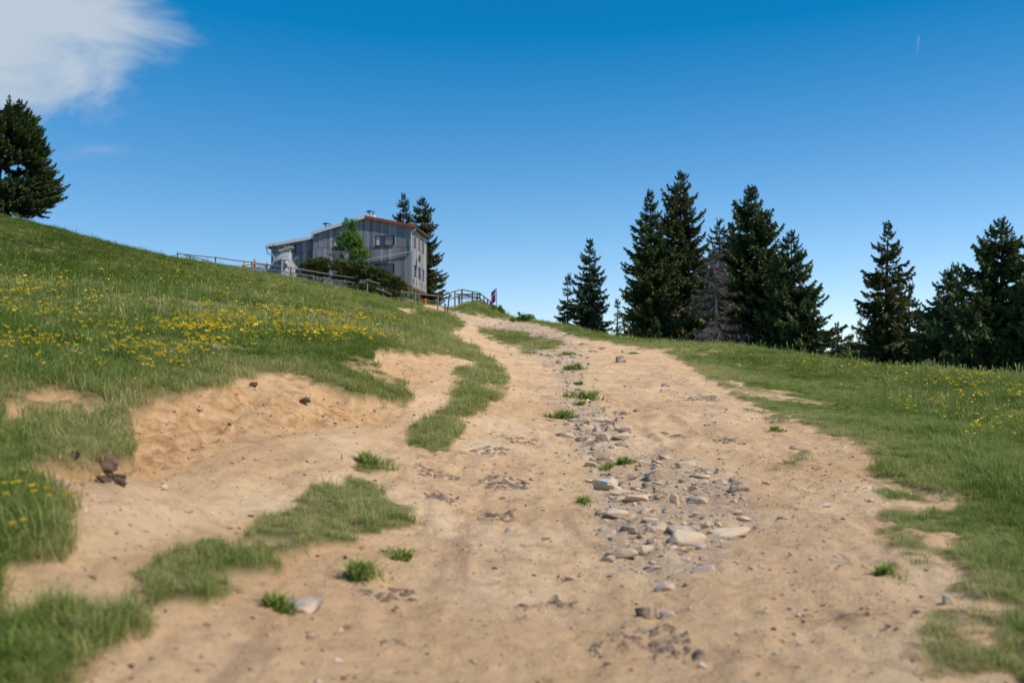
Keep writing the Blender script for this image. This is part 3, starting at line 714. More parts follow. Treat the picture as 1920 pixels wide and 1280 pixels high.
for sx in (-1, 1):
    for sy in (-1, 1): MB().box(sx * .3 - .035, sx * .3 + .035, sy * .3 - .035, sy * .3 + .035, -.15, zb_ - .001).build("leg", M_WHITE, ws)
MB().box(-.26, .26, -.335, -.31, zb_ * .4, zb_ * .4 + .05).build("brace", M_WHITE, ws)
# fresh timber play frame with a blue net
Yp = 85.0; x, y, z = base_at(478, 512, Yp)
pf_ = empty("timber_play_frame", (x, y, z)); tag(pf_, "fresh orange timber frame with blue netting left of the conical hut", "play frame")
def L(px, py): q = P(px, py, Yp); return (q[0] - x, 0.0, q[2] - z)
for (a, b, w_) in (((457.5, 490), (457.5, 518), .07), ((477.5, 486), (477.5, 520), .085), ((500.5, 492), (500.5, 522), .07)):
    q0, q1 = L(*a), L(*b); MB().box(q0[0] - w_, q0[0] + w_, -w_, w_, q1[2], q0[2], .5).build("post", M_PINE, pf_)
for (a, b) in (((453.5, 497.5), (477, 496)), ((478, 495.5), (505, 498)), ((455, 503.5), (477, 502.5))):
    q0, q1 = L(*a), L(*b); MB().tube([(q0[0], -.11, q0[2]), (q1[0], -.11, q1[2])], .062, 6).build("beam", M_PINE, pf_)
M_BLUE = simple("blue_net", (.05, .17, .42), .7, .2, 12)
q0, q1 = L(481, 499), L(498, 515); nt = MB()
for k in range(8):
    f = k / 7; nt.tube([(q0[0] + (q1[0] - q0[0]) * f, .02, q0[2]), (q0[0] + (q1[0] - q0[0]) * f, .02, q1[2])], .02, 4)
for k in range(7):
    f = k / 6; nt.tube([(q0[0], .045, q0[2] + (q1[2] - q0[2]) * f), (q1[0], .045, q0[2] + (q1[2] - q0[2]) * f)], .018, 4)
nt.build("net", M_BLUE, pf_)

# fences: every post and rail is its own part
def fence(name, label, posts, rails, mat, lean=None, rad=.055):
    """posts: (px, py_top, py_foot, Y); rails: lists of (px, py, Y)"""
    p0 = P(*posts[0][:1], posts[0][2], posts[0][3]); o = empty(name, (p0[0], p0[1], gz(p0[0], p0[1]))); tag(o, label, "fence")
    ox, oy, oz = o.location
    for i, (px, pt, pfoot, Y) in enumerate(posts):
        tp = P(px, pt, Y); ft = P(px + (lean or {}).get(i, 0), pfoot, Y); g_ = gz(ft[0], ft[1])
        h = 1.15
        bot = min(g_ - .25, ft[2]); bot = max(bot, tp[2] - 2.2)
        MB().tube([(ft[0] - ox, ft[1] - oy, bot - oz), (tp[0] - ox, tp[1] - oy, tp[2] - oz)], [rad * 1.05, rad], 8, random.uniform(.2, .8)).build("post", mat, o)
    for rl in rails:
        pts = [P(*q) for q in rl]
        for a, b in zip(pts[:-1], pts[1:]):
            d_ = (b - a); mid = (a + b) / 2 + np.array([0, -.0, random.uniform(-.015, .015)])
            MB().tube([tuple(q - np.array([ox, oy + .075, oz])) for q in (a - d_ * .02, mid, b + d_ * .02)], [rad * .8, rad * .85, rad * .75], 7, random.uniform(.3, .9)).build("rail", mat, o)
    return o
fence("pole_fence", "long grey two-rail pole fence along the crest left of the house",
      [(333, 473, 497, 80), (404, 481.5, 507, 80), (472, 490, 516, 80), (545, 499.5, 524, 80), (618, 512, 538, 80), (688, 523, 547, 79.5)],
      [[(333, 475.5, 80), (404, 483, 80), (472, 492, 80), (545, 502, 80), (618, 514.5, 80), (664, 521, 80)],
       [(333, 486, 80), (404, 495, 80), (472, 502, 80), (545, 511.5, 80), (618, 524, 80), (665, 530.5, 80)]], M_FENCE)
fence("pole_fence", "short grey fence spur running back behind the long pole fence", [(356, 478.5, 500, 82), (380, 485, 502, 86)],
      [[(346, 478.0, 81), (356, 480.5, 82), (380, 486.5, 86), (394, 490.5, 88)], [(346, 489, 81), (370, 493.5, 85)]], M_FENCE)
fence("pole_fence", "grey fence rail slanting down in front of the dark pine shrubs", [(688.5, 523, 547, 77.5), (718, 540, 556, 77.5)],
      [[(688.5, 525, 77.5), (712, 532.5, 77.5)], [(706, 540.5, 77.5), (735, 552, 77.5)]], M_FENCE)
fence("gate_fence", "two-rail wooden barrier across the yard below the house", [(752.5, 544, 568, 78), (821, 552.5, 578, 77)],
      [[(753, 547.5, 78), (787, 551.5, 77.5), (830, 556, 77)], [(753, 559.5, 78), (790, 563, 77.5), (831, 567.5, 77)]], M_FENCE)
x, y, z = base_at(834.5, 576, 77)
po = MB(); po.tube([(0, 0, -.2), (.01, 0, .45), (.0, 0, .68)], [.11, .105, .095], 9, .7); o = po.build("gate_post", M_FENCE); o.location = (x, y, z); tag(o, "short thick wooden post at the right end of the barrier", "post")
fence("deck_railing", "dark brown wooden railing around the viewing deck on the mound",
      [(843, 549.5, 574, 77.0), (853, 545.5, 566, 78), (866, 542, 562, 79), (886, 546, 564, 79), (900, 549, 567, 78.5), (907.5, 555, 569, 78), (914, 560, 571, 77.5), (920, 565, 574, 77)],
      [[(843, 550.5, 77), (853, 546, 78), (866, 543, 79), (886, 547, 79), (900, 550, 78.5), (921, 566.5, 77)],
       [(845, 560.5, 77), (855, 557, 78), (866, 553, 79), (886, 556, 79), (900, 559.5, 78.5), (913, 570, 77.5)]], M_REDPOLE, {0: -4.5})
# picnic table on the deck
x, y, z = base_at(878, 562, 82); zt = P(878, 552, 82)[2]
tb = empty("picnic_table", (x, y, z)); tag(tb, "dark wooden picnic table behind the deck railing", "table")
h = max(zt - z, .72)
for k in range(4): MB().box(-1.0, .95, -.42 + k * .21, -.23 + k * .21, h - .05, h, .2 + .2 * k).build("top_plank", M_REDPOLE, tb)
for s in (-1, 1):
    MB().box(-1.0, .95, s * .78 - .13, s * .78 + .13, h - .32, h - .27, .5).build("bench_plank", M_REDPOLE, tb)
    MB().tube([(s * .75, -.85, -.1), (s * .75, -.2, h - .06)], .05, 5).tube([(s * .75, .85, -.1), (s * .75, .2, h - .06)], .05, 5).tube([(s * .75, -.85, h - .36), (s * .75, .85, h - .36)], .045, 5).build("leg", M_REDPOLE, tb)
mg = MB(); mg.tube([(0, 0, 0), (0, 0, .16)], [.07, .09], 8); o = mg.build("red_pot", M_PLASTIC); q = P(859, 549, 82); o.location = (x - .5, y - .1, z + h + .002); tag(o, "small red pot standing on the deck table", "pot")
# flag on a leaning pole
Yf = 77.0; x, y, z = base_at(932, 580, Yf); q = P(930.5, 540, Yf)
fp = empty("flag_pole", (x, y, z)); tag(fp, "limp red, blue and white flag on a grey pole right of the deck", "flag")
MB().tube([(0, 0, -.2), (q[0] - x, 0, q[2] - z)], [.04, .03], 8, .8).build("pole", M_FENCE, fp)
t = NT("flag_cloth"); t.set(.8, .2); tt = t.n.new("ShaderNodeTexCoord"); s_ = t.n.new("ShaderNodeSeparateXYZ"); t.l.new(tt.outputs["UV"], s_.inputs[0])
rp = t.ramp(t.attr("tone"), [(0.0, (.03, .10, .45)), (.30, (.55, .57, .60)), (.42, (.60, .03, .03)), (.78, (.03, .08, .40))]); rp.node.color_ramp.interpolation = 'CONSTANT'
t.col(rp); t.translucent(rp, .3); M_FLAG = t.m
fv = []; fq = []; ft_ = []; nu, nv = 16, 14; H_ = q[2] - z
for i in range(nu):
    for j in range(nv):
        a = i / (nu - 1); b = j / (nv - 1)
        fall = a * 1.0
        xx = -(.05 + .34 * math.sin(a * 1.9)) - .05 * math.sin(a * 14 + b); yy = .10 * math.sin(a * 17 + b * 1.5) * (a + .2)
        zz = H_ - .06 - b * .95 - fall * .42
        fv.append((xx + (q[0] - x) * (zz / H_), yy, zz)); ft_.append(min(.99, b + .02 * math.sin(a * 6)))
for i in range(nu - 1):
    for j in range(nv - 1): fq.append((i * nv + j, (i + 1) * nv + j, (i + 1) * nv + j + 1, i * nv + j + 1))
obj("flag_cloth", mesh_np("flag_cloth", np.array(fv), np.array(fq), {"tone": ft_}, True), M_FLAG, fp)
# tub beside the basement
x, y, z = base_at(797, 563, 86.5); q = P(797, 555.5, 86.5)
tu = empty("orange_tub", (x, y, z)); tag(tu, "small orange-red tub at the right foot of the house", "tub")
MB().tube([(0, 0, -.05), (0, 0, .25), (0, 0, .5)], [.13, .15, .16], 10).build("bucket", M_PLASTIC, tu); MB().tube([(0, 0, .501), (0, 0, .56)], [.17, .17], 10).build("lid", M_DARKMET, tu)
# contrail far up in the sky
q0 = Vector(P(1719, 103, 26000)); q1 = Vector(P(1723, 68, 26000))
t = NT("contrail_ice"); t.set(1, 0); t.col((.9, .9, .92)); tr = t.n.new("ShaderNodeBsdfTransparent"); mxs = t.n.new("ShaderNodeMixShader"); mxs.inputs[0].default_value = .35
t.l.new(tr.outputs[0], mxs.inputs[1]); t.l.new(t.b.outputs[0], mxs.inputs[2]); t.l.new(mxs.outputs[0], t.out.inputs[0])
cm = MB(); cm.tube([q0 - q0, (q1 - q0) * .5, q1 - q0], [3, 9, 12], 8); o = cm.build("contrail", t.m); o.location = q0; tag(o, "short thin white contrail high in the blue sky at right", "contrail")
# ------------------------------------------------------------------ trees
def leaf_mat(name, lo, mid, hi, trans, scale=1.3):
    t = NT(name); t.set(.65, .25)
    n = t.noise(scale, 4, .6); k = t.attr("tone")
    f = t.math('ADD', t.math('MULTIPLY', n, .55), t.math('MULTIPLY', k, .5))
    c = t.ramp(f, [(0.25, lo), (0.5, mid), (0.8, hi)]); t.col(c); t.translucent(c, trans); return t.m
M_SPRUCE = leaf_mat("spruce_needles", (.022, .040, .012), (.050, .084, .023), (.130, .170, .045), .15)
M_SPRUCE2 = leaf_mat("bluish_spruce_needles", (.018, .038, .019), (.036, .067, .031), (.075, .118, .053), .12)
M_SPRUCE3 = leaf_mat("coned_spruce_needles", (.034, .048, .014), (.074, .092, .026), (.165, .160, .052), .16)
M_MUGO = leaf_mat("mugo_needles", (.026, .042, .010), (.064, .088, .020), (.140, .160, .038), .12, 2.0)
M_LEAF = leaf_mat("broad_leaves", (.05, .125, .018), (.12, .25, .036), (.22, .36, .065), .45, 1.6)
M_PALELEAF = leaf_mat("pale_leaves", (.050, .090, .035), (.095, .150, .060), (.16, .21, .09), .35, 1.2)
M_BARK = simple("grey_brown_bark", (.105, .082, .064), .95, .35, 8, .15, 0, .6)
M_DEAD = simple("bleached_dead_wood", (.13, .118, .110), .9, .3, 9)

def branch_template(seed, ntw=58):
    """spruce bough along +X, unit length: many fine drooping needle sprays; returns verts, quads, tone"""
    r = np.random.default_rng(seed); V_ = []; Q_ = []; T_ = []
    for i in range(ntw):
        s = .08 + .92 * (i + r.random()) / ntw
        px_, pz_ = s, -.20 * math.sin(s * 2.5) + .13 * s ** 3
        side = 1 if i % 2 else -1
        L_ = (.36 * (1 - s) ** .55 + .10) * r.uniform(.6, 1.25)
        an = r.uniform(.35, 1.15) * side if s < .95 else r.uniform(-.3, .3)
        dz = r.uniform(-.65, .22)
        if r.random() < .28: dz = -1.4
        d = np.array([math.cos(an), math.sin(an), dz]); d /= np.linalg.norm(d)
        b = np.array([px_, 0, pz_]); tip = b + d * L_
        w = .026 + .018 * r.random()
        e1 = np.cross(d, [0, 0, 1.]); e1 /= np.linalg.norm(e1) + 1e-9; e2 = np.cross(d, e1)
        rot = r.uniform(-1.4, 1.4); u1 = e1 * math.cos(rot) + e2 * math.sin(rot); u2 = -e1 * math.sin(rot) + e2 * math.cos(rot)
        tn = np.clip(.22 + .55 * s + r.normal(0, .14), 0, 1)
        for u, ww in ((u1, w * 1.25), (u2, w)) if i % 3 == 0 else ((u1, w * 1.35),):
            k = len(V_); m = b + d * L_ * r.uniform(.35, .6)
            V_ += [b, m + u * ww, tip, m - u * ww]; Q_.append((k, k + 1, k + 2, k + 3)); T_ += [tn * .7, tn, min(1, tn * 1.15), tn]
    return np.array(V_), np.array(Q_), np.array(T_)
BTL = []
for i in range(5):
    v_, q_, t_ = branch_template(300 + i, 120); c_ = v_.reshape(-1, 4, 3); c_ = c_[:, :1] + (c_ - c_[:, :1]) * .62; BTL.append((c_.reshape(-1, 3), q_, t_))
BT = [branch_template(100 + i) for i in range(6)]
BTS = [branch_template(200 + i, 30) for i in range(5)]

def grow(branches, templ, rs):
    """branches: rows (ox,oy,oz, azimuth, elevation, length, width)"""
    VV, QQ, TT = [], [], []; k = 0
    for (ox, oy, oz, az, el, ln, wd) in branches:
        tp = BTL if ln > 1.75 else templ; v, q, tn = tp[rs.integers(len(tp))]
        p = v * np.array([ln, wd, wd])
        c_, s_ = math.cos(el), math.sin(el)
        x_ = p[:, 0] * c_ - p[:, 2] * s_; z_ = p[:, 0] * s_ + p[:, 2] * c_
        ca_, sa_ = math.cos(az), math.sin(az)
        VV.append(np.stack([x_ * ca_ - p[:, 1] * sa_ + ox, x_ * sa_ + p[:, 1] * ca_ + oy, z_ + oz], 1)); QQ.append(q + k); TT.append(np.clip(tn + rs.normal(0, .12), 0, 1)); k += len(v)
    return np.concatenate(VV), np.concatenate(QQ), np.concatenate(TT)

def spruce(label, px, ptop, pfoot, Y, half, mat, seed, dens=1.0, skirt=.03, gap=0.0, power=.82, group="dark spruce trees", cat="spruce tree", name="spruce_tree", lop=0.0):
    """px/ptop: where the tip shows; half: half width in pixels of the crown near its foot"""
    rs = np.random.default_rng(seed)
    tip = P(px, ptop, Y); x, y = tip[0], tip[1]; z = gz(x, y)
    H = tip[2] - z; Rm = half / F * Y
    o = empty(name, (x, y, z)); tag(o, label, cat, group)
    br = []; nl = max(10, int(H / .31 * dens)); lean = rs.normal(0, .012, 2)
    for i in range(nl):
        tt = skirt + (1 - skirt) * (i + rs.uniform(-.3, .3)) / nl; tt = min(max(tt, .01), .995)
        zz = tt * H
        prof = (1 - tt) ** power * (1 + .10 * math.sin(i * 1.3 + seed)) * min(1, .80 + tt * 2)
        nb_ = max(4, int(round((6 + 5 * (1 - tt)) * min(1.2, dens))))
        a0 = rs.uniform(0, 6.283)
        for b in range(nb_):
            if rs.random() < gap: continue
            az = a0 + 6.283 * b / nb_ + rs.normal(0, .25)
            ln = Rm * prof * rs.uniform(.50, 1.22) * (1 + lop * math.cos(az)) + .12
            el = -.34 + .95 * tt + rs.normal(0, .10)
            br.append((lean[0] * zz, lean[1] * zz, zz + rs.normal(0, .1) + ln * .10, az, el, ln, max(ln * .95, .42)))
    for b in range(5): br.append((lean[0] * H, lean[1] * H, H - .75 + .1 * b, rs.uniform(0, 6.28), 1.15, .45, .32))
    br.append((lean[0] * H, lean[1] * H, H - .55, 0, 1.55, .55, .30))
    v, q, tn = grow(br, BT if dens > .55 else BTS, rs)
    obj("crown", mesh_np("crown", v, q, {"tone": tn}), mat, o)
    tr_ = MB(); r0 = max(.07, .017 * H)
    tr_.tube([(0, 0, -.4), (lean[0] * H * .3, lean[1] * H * .3, H * .3), (lean[0] * H * .7, lean[1] * H * .7, H * .7), (lean[0] * H, lean[1] * H, H * .985)], [r0 * 1.2, r0, r0 * .5, .012], 7); tr_.build("trunk", M_BARK, o)
    return o
G1 = "spruces in the stand right of the track"; G2 = "spruces at the right edge"; G3 = "spruces behind the house"; G4 = "small distant spruces"
spruce("shorter slim spruce at the far left of the right-hand stand", 1064, 512, 612, 71, 30, M_SPRUCE2, 1, .8, group=G1)
spruce("lone pointed bluish spruce just left of the tall stand", 1105, 447, 620, 72, 50, M_SPRUCE2, 2, 1.0, group=G1)
spruce("tiny sapling spruce between the pointed spruce and the tall stand", 1156, 560, 632, 70, 14, M_SPRUCE2, 3, .5, group=G1)
spruce("tiny dark sapling touching the left side of the tall stand", 1171, 584, 634, 69, 14, M_SPRUCE, 4, .5, group=G1)
spruce("left tall spruce of the stand, with a thin open top", 1221, 357, 640, 68, 72, M_SPRUCE, 5, 1.0, power=.74, group=G1)
spruce("tallest spruce of the stand, its top brown with cones", 1273, 320, 645, 71, 84, M_SPRUCE3, 6, 1.0, power=.62, group=G1)
spruce("narrow spruce top peeping up behind the bare dead tree", 1349, 409, 650, 74, 66, M_SPRUCE3, 7, .8, power=.7, group=G1)
spruce("spruce half hidden behind the left shoulder of the broad dark spruce", 1375, 417, 655, 73, 66, M_SPRUCE, 8, .8, power=.7, group=G1)
spruce("broad dark spruce right of the dead tree", 1412, 346, 662, 64, 104, M_SPRUCE, 9, 1.1, power=.72, group=G1)
spruce("spruce at the right end of the stand, leaning outline", 1486, 432, 680, 60, 92, M_SPRUCE, 10, 1.05, power=.80, group=G1)
spruce("low bushy spruce filling the right foot of the stand", 1512, 560, 684, 58, 74, M_SPRUCE, 23, .9, power=.7, group=G1)
spruce("dark low spruce closing the gap under the tall stand's left pair", 1262, 470, 648, 73, 66, M_SPRUCE, 31, .9, power=.6, group=G1)
spruce("dark low spruce behind the dead tree's foot", 1322, 500, 650, 75, 70, M_SPRUCE, 32, .9, power=.6, group=G1)
spruce("low dark spruce between the broad spruce and the stand's right end", 1452, 490, 668, 70, 66, M_SPRUCE, 33, .9, power=.6, group=G1)
spruce("low spruce at the foot of the lone ragged spruce", 1632, 600, 690, 57, 40, M_SPRUCE, 34, .8, power=.6, group=G2)
spruce("low dark spruce left of the big right-edge spruce", 1755, 590, 702, 52, 56, M_SPRUCE, 35, .9, power=.8, group=G2)
spruce("low dark spruce in front of the big right-edge spruce", 1835, 545, 708, 43, 84, M_SPRUCE, 36, .9, power=.8, group=G2)
spruce("small distant spruce in the gap right of the stand", 1570, 604, 672, 84, 20, M_SPRUCE2, 11, .6, group=G4)
spruce("small far spruce beside the left foot of the lone right spruce", 1612, 596, 680, 88, 18, M_SPRUCE2, 12, .5, group=G4)
spruce("lone ragged spruce between the stand and the right edge", 1655, 417, 690, 54, 74, M_SPRUCE3, 13, .95, power=.72, gap=.12, group=G2)
spruce("short stout spruce tucked against the right of the lone ragged spruce", 1702, 531, 694, 56, 52, M_SPRUCE, 14, .9, power=.6, group=G2)
spruce("twin-topped spruce left of the big right-edge spruce", 1778, 503, 700, 50, 78, M_SPRUCE, 15, .9, power=.72, group=G2)
spruce("spruce top just behind the twin-topped spruce at right", 1797, 492, 700, 53, 76, M_SPRUCE, 16, .8, power=.7, group=G2)
spruce("big spreading spruce at the right edge with ragged drooping boughs", 1874, 411, 706, 44, 150, M_SPRUCE, 17, 1.1, power=.84, gap=.10, group=G2)
spruce("tall spruce running out of the frame at the right edge", 1965, 470, 715, 42, 130, M_SPRUCE, 18, 1.0, power=.8, group=G2)
spruce("slender spruce rising behind the roof of the house", 757, 361, 545, 103, 46, M_SPRUCE3, 19, .9, power=.7, gap=.08, group=G3)
spruce("tall spruce behind the right corner of the house, boughs brown with cones", 793, 370, 552, 100, 47, M_SPRUCE3, 20, 1.0, power=.55, gap=.08, group=G3)
spruce("tiny dark spruce top showing over the left skyline", 203, 455, 470, 100, 16, M_SPRUCE, 21, .6, group=G4)

# the broad old tree on the left skyline: several leaders and heavy layered boughs
rs = np.random.default_rng(55); YL = 69.0
ft = P(-2, 410, YL); x, y = ft[0], ft[1]; z = gz(x, y); z0 = z
big = empty("old_spruce", (x, y, z)); tag(big, "broad old dark tree with thick trunk on the left skyline", "tree")
H = P(0, 195, YL)[2] - z; s_ = YL / F
br = []
def crown_r(t):   # half width in pixels with height fraction
    return np.interp(t, [.06, .12, .25, .38, .5, .62, .75, .86, .95, 1.0], [50, 96, 120, 124, 118, 106, 92, 74, 52, 16])
for i in range(1000):
    t_ = rs.uniform(.13, .93); az = rs.uniform(0, 6.283); rm = .92 * crown_r(t_) * s_ * (.78 + .34 * vnoise(np.array([az * 2.3]), np.array([t_ * 7]), 19)[0])
    r0 = rs.uniform(.12, .8); ln = rm * (1 - r0) * rs.uniform(.8, 1.12) + .35
    clump = .5 + .5 * vnoise(np.array([az * 1.9]), np.array([t_ * 9]), 5)[0]
    if clump < .68 and rs.random() < .6: ln *= .72
    ln = min(ln, 1.7)
    if vnoise(np.array([az * 1.4 + 7]), np.array([t_ * 11]), 29)[0] < .20: continue
    start = max(0, rm * (.78 + .30 * clump) - ln) * rs.uniform(.66, 1.0)
    br.append((math.cos(az) * start, math.sin(az) * start, t_ * H, az + rs.normal(0, .35), -.30 + .75 * t_ + rs.normal(0, .22), ln, max(ln * .9, .9)))
for (dx, top) in ((-.9, .93), (.05, .945), (1.42, .93)):
    for k in range(34):
        tt = .80 + .2 * k / 34; zz = tt * H * top; ln = (1.25 - 1.05 * k / 34)
        br.append((dx, rs.normal(0, .2), zz, rs.uniform(0, 6.28), .15 + .8 * k / 34, ln * rs.uniform(.7, 1.1), .55))
v, q, tn = grow(br, BTL, rs); obj("crown", mesh_np("crown", v, q, {"tone": tn}), M_SPRUCE, big)
tb_ = MB(); tb_.tube([(0, 0, -.5), (0, 0, .05), (.03, 0, .5), (.02, 0, 1.6), (0, 0, 4.0), (.05, 0, H * .9)], [.62, .52, .42, .36, .27, .06], 10); tb_.build("trunk", M_BARK, big)
lm = MB()
for k in range(14):
    az = rs.uniform(0, 6.28); zz = H * rs.uniform(.14, .75); ll = crown_r(zz / H) * s_ * .7
    lm.tube([(0, 0, zz), (math.cos(az) * ll * .5, math.sin(az) * ll * .5, zz + .15), (math.cos(az) * ll, math.sin(az) * ll, zz + .25)], [.11, .07, .03], 5)
lm.build("limbs", M_BARK, big)

# bare dead spruce in the middle of the stand
def dead_tree():
    rs = np.random.default_rng(77); Y = 61.0; tip = P(1340, 452, Y); x, y = tip[0], tip[1]; z = gz(x, y); H = tip[2] - z
    o = empty("dead_spruce", (x, y, z)); tag(o, "bare grey dead spruce with tangled drooping twigs in the stand", "dead tree")
    MB().tube([(0, 0, -.3), (0.05, 0, H * .4), (0, 0, H)], [.13, .09, .02], 7).build("trunk", M_DEAD, o)
    V_, Q_ = [], []
    def rod(p, q_, a, b):
        p = np.array(p); q_ = np.array(q_); d = q_ - p; n_ = np.linalg.norm(d)
        if n_ < 1e-5: return
        d /= n_; u = np.cross(d, [0.31, .2, .93]); u /= np.linalg.norm(u) + 1e-9; w = np.cross(d, u); k = len(V_)
        for c_, r_ in ((p, a), (q_, b)):
            for m_ in range(3): an = 2.094 * m_; V_.append(c_ + (u * math.cos(an) + w * math.sin(an)) * r_)
        for m_ in range(3): Q_.append((k + m_, k + (m_ + 1) % 3, k + 3 + (m_ + 1) % 3, k + 3 + m_))
    for i in range(150):
        t_ = rs.uniform(.02, .96); zz = t_ * H; az = rs.uniform(0, 6.283)
        ln = (78 / F * Y) * (1 - t_) ** .75 * rs.uniform(.5, 1.15) + .15
        p = np.array([0, 0, zz]); pr = p; ns = 7
        for s in range(1, ns + 1):
            f = s / ns; cur = np.array([math.cos(az) * ln * f, math.sin(az) * ln * f, zz - .30 * ln * f + .22 * ln * f ** 3]) + rs.normal(0, .02 * ln, 3)
            rod(pr, cur, .026 * (1 - f) + .008, .026 * (1 - f - .1) + .007)
            for k in range(3):
                a2 = az + rs.choice([-1, 1]) * rs.uniform(.4, 1.2); l2 = ln * rs.uniform(.12, .34) * (1.15 - f * .6)
                e = cur + np.array([math.cos(a2) * l2, math.sin(a2) * l2, -l2 * rs.uniform(.1, .9)]); rod(cur, e, .010, .006)
                for kk in range(2):
                    e0 = cur + (e - cur) * rs.uniform(.3, .9); a3 = a2 + rs.normal(0, .8); l3 = l2 * .5
                    rod(e0, e0 + np.array([math.cos(a3) * l3, math.sin(a3) * l3, -l3 * rs.uniform(.2, 1.1)]), .007, .005)
            pr = cur
    obj("twigs", mesh_np("twigs", np.array(V_), np.array(Q_)), M_DEAD, o)
dead_tree()

# leafy things
def leafy(name, label, cat, Y, lobes, nleaf, size, mat, foot, seed, limbs=True, group=None, stem=.05):
    """lobes: (px, py, radius px[, depth offset])"""
    rs = np.random.default_rng(seed); f0 = P(foot[0], foot[1], Y); x, y = f0[0], f0[1]; z = gz(x, y)
    o = empty(name, (x, y, z)); tag(o, label, cat, group)
    vol = np.array([l[2] ** 2.3 for l in lobes]); n = (nleaf * vol / vol.sum()).astype(int)
    VV, QQ, TT = [], [], []; k = 0
    for lb, c in zip(lobes, n):
        ctr = P(lb[0], lb[1], Y + (lb[3] if len(lb) > 3 else 0)); ctr = ctr - np.array([x, y, z]); rad = lb[2] / F * Y
        nclump = max(4, c // 14); u = rs.normal(size=(nclump, 3)); u /= np.linalg.norm(u, axis=1, keepdims=True)
        cc = ctr + u * (rs.random((nclump, 1)) ** .45) * rad * rs.uniform(.75, 1.12, (nclump, 1))
        ct = rs.random(nclump)
        w = rs.integers(nclump, size=c)
        p = cc[w] + rs.normal(0, rad * .11 + .04, (c, 3))
        a = rs.normal(size=(c, 3)); a[:, 2] *= .5; a /= np.linalg.norm(a, axis=1, keepdims=True)
        b = np.cross(a, rs.normal(size=(c, 3))); b /= np.linalg.norm(b, axis=1, keepdims=True)
        sz = (size * rs.uniform(.6, 1.3, (c, 1)))
        quad = np.stack([p - a * sz * .5, p + b * sz * .32, p + a * sz * .5, p - b * sz * .32], 1).reshape(-1, 3)
        VV.append(quad); QQ.append(np.arange(c * 4).reshape(-1, 4) + k); k += c * 4; TT.append(np.repeat(ct[w] * .8 + rs.uniform(0, .2, c), 4))
    obj("crown", mesh_np("crown", np.concatenate(VV), np.concatenate(QQ), {"tone": np.concatenate(TT)}), mat, o)
    mb = MB()
    for lb in lobes:
        ctr = P(lb[0], lb[1], Y + (lb[3] if len(lb) > 3 else 0)) - np.array([x, y, z]); sx = rs.normal(0, .08)
        mb.tube([(sx, rs.normal(0, .05), -.15), (sx + ctr[0] * .4, ctr[1] * .4, max(.1, ctr[2] * .55)), tuple(ctr)], [stem, stem * .7, stem * .25], 6)
    mb.build("stems", M_BARK, o); return o
leafy("broadleaf_tree", "bright green leafy tree growing against the front of the house", "tree", 85.6,
      [(652, 420, 11), (664, 418, 10), (661, 436, 16), (648, 446, 15), (632, 452, 9), (668, 452, 16), (680, 458, 11), (655, 464, 15), (672, 476, 17), (686, 478, 10), (664, 490, 14), (640, 478, 7), (650, 494, 9), (680, 492, 10), (636, 465, 8)], 5200, .17, M_LEAF, (662, 520), 3, stem=.07)
leafy("leafy_bush", "thin leafy bush with whitish stems left of the bright green tree", "bush", 84.6, [(622, 478, 9), (632, 484, 8), (640, 490, 9)], 330, .13, M_PALELEAF, (634, 512), 8, stem=.025)
leafy("green_bush", "low green bush on the skyline right of the mound", "bush", 66.0, [(975, 595, 7), (985, 595, 8), (995, 597, 8), (962, 598, 5)], 900, .14, M_LEAF, (984, 604), 4, stem=.03)
leafy("green_bush", "dark green shrub on the right flank of the mound below the flag", "bush", 74.0, [(928, 575, 6), (938, 581, 7), (945, 588, 6), (925, 580, 5)], 800, .14, M_LEAF, (935, 590), 5, stem=.03)
leafy("pale_bush", "pale distant bush in the gap between the spruces", "bush", 92.0, [(1590, 650, 14), (1578, 660, 12), (1604, 658, 14), (1592, 636, 9), (1568, 664, 9), (1615, 664, 10)], 2600, .22, M_PALELEAF, (1591, 672), 6, stem=.06)
leafy("pale_bush", "pale grey-green bush behind the right-edge spruces", "bush", 72.0, [(1738, 590, 12), (1728, 600, 14), (1745, 610, 16), (1735, 640, 24)], 1800, .2, M_PALELEAF, (1738, 690), 7, stem=.06)
# weeds below the wall
leafy("nettle_patch", "bright green weeds at the foot of the house by the barrier", "weeds", 81.0, [(762, 552, 6), (772, 556, 6), (783, 560, 5)], 700, .12, M_LEAF, (770, 563), 9, stem=.015)

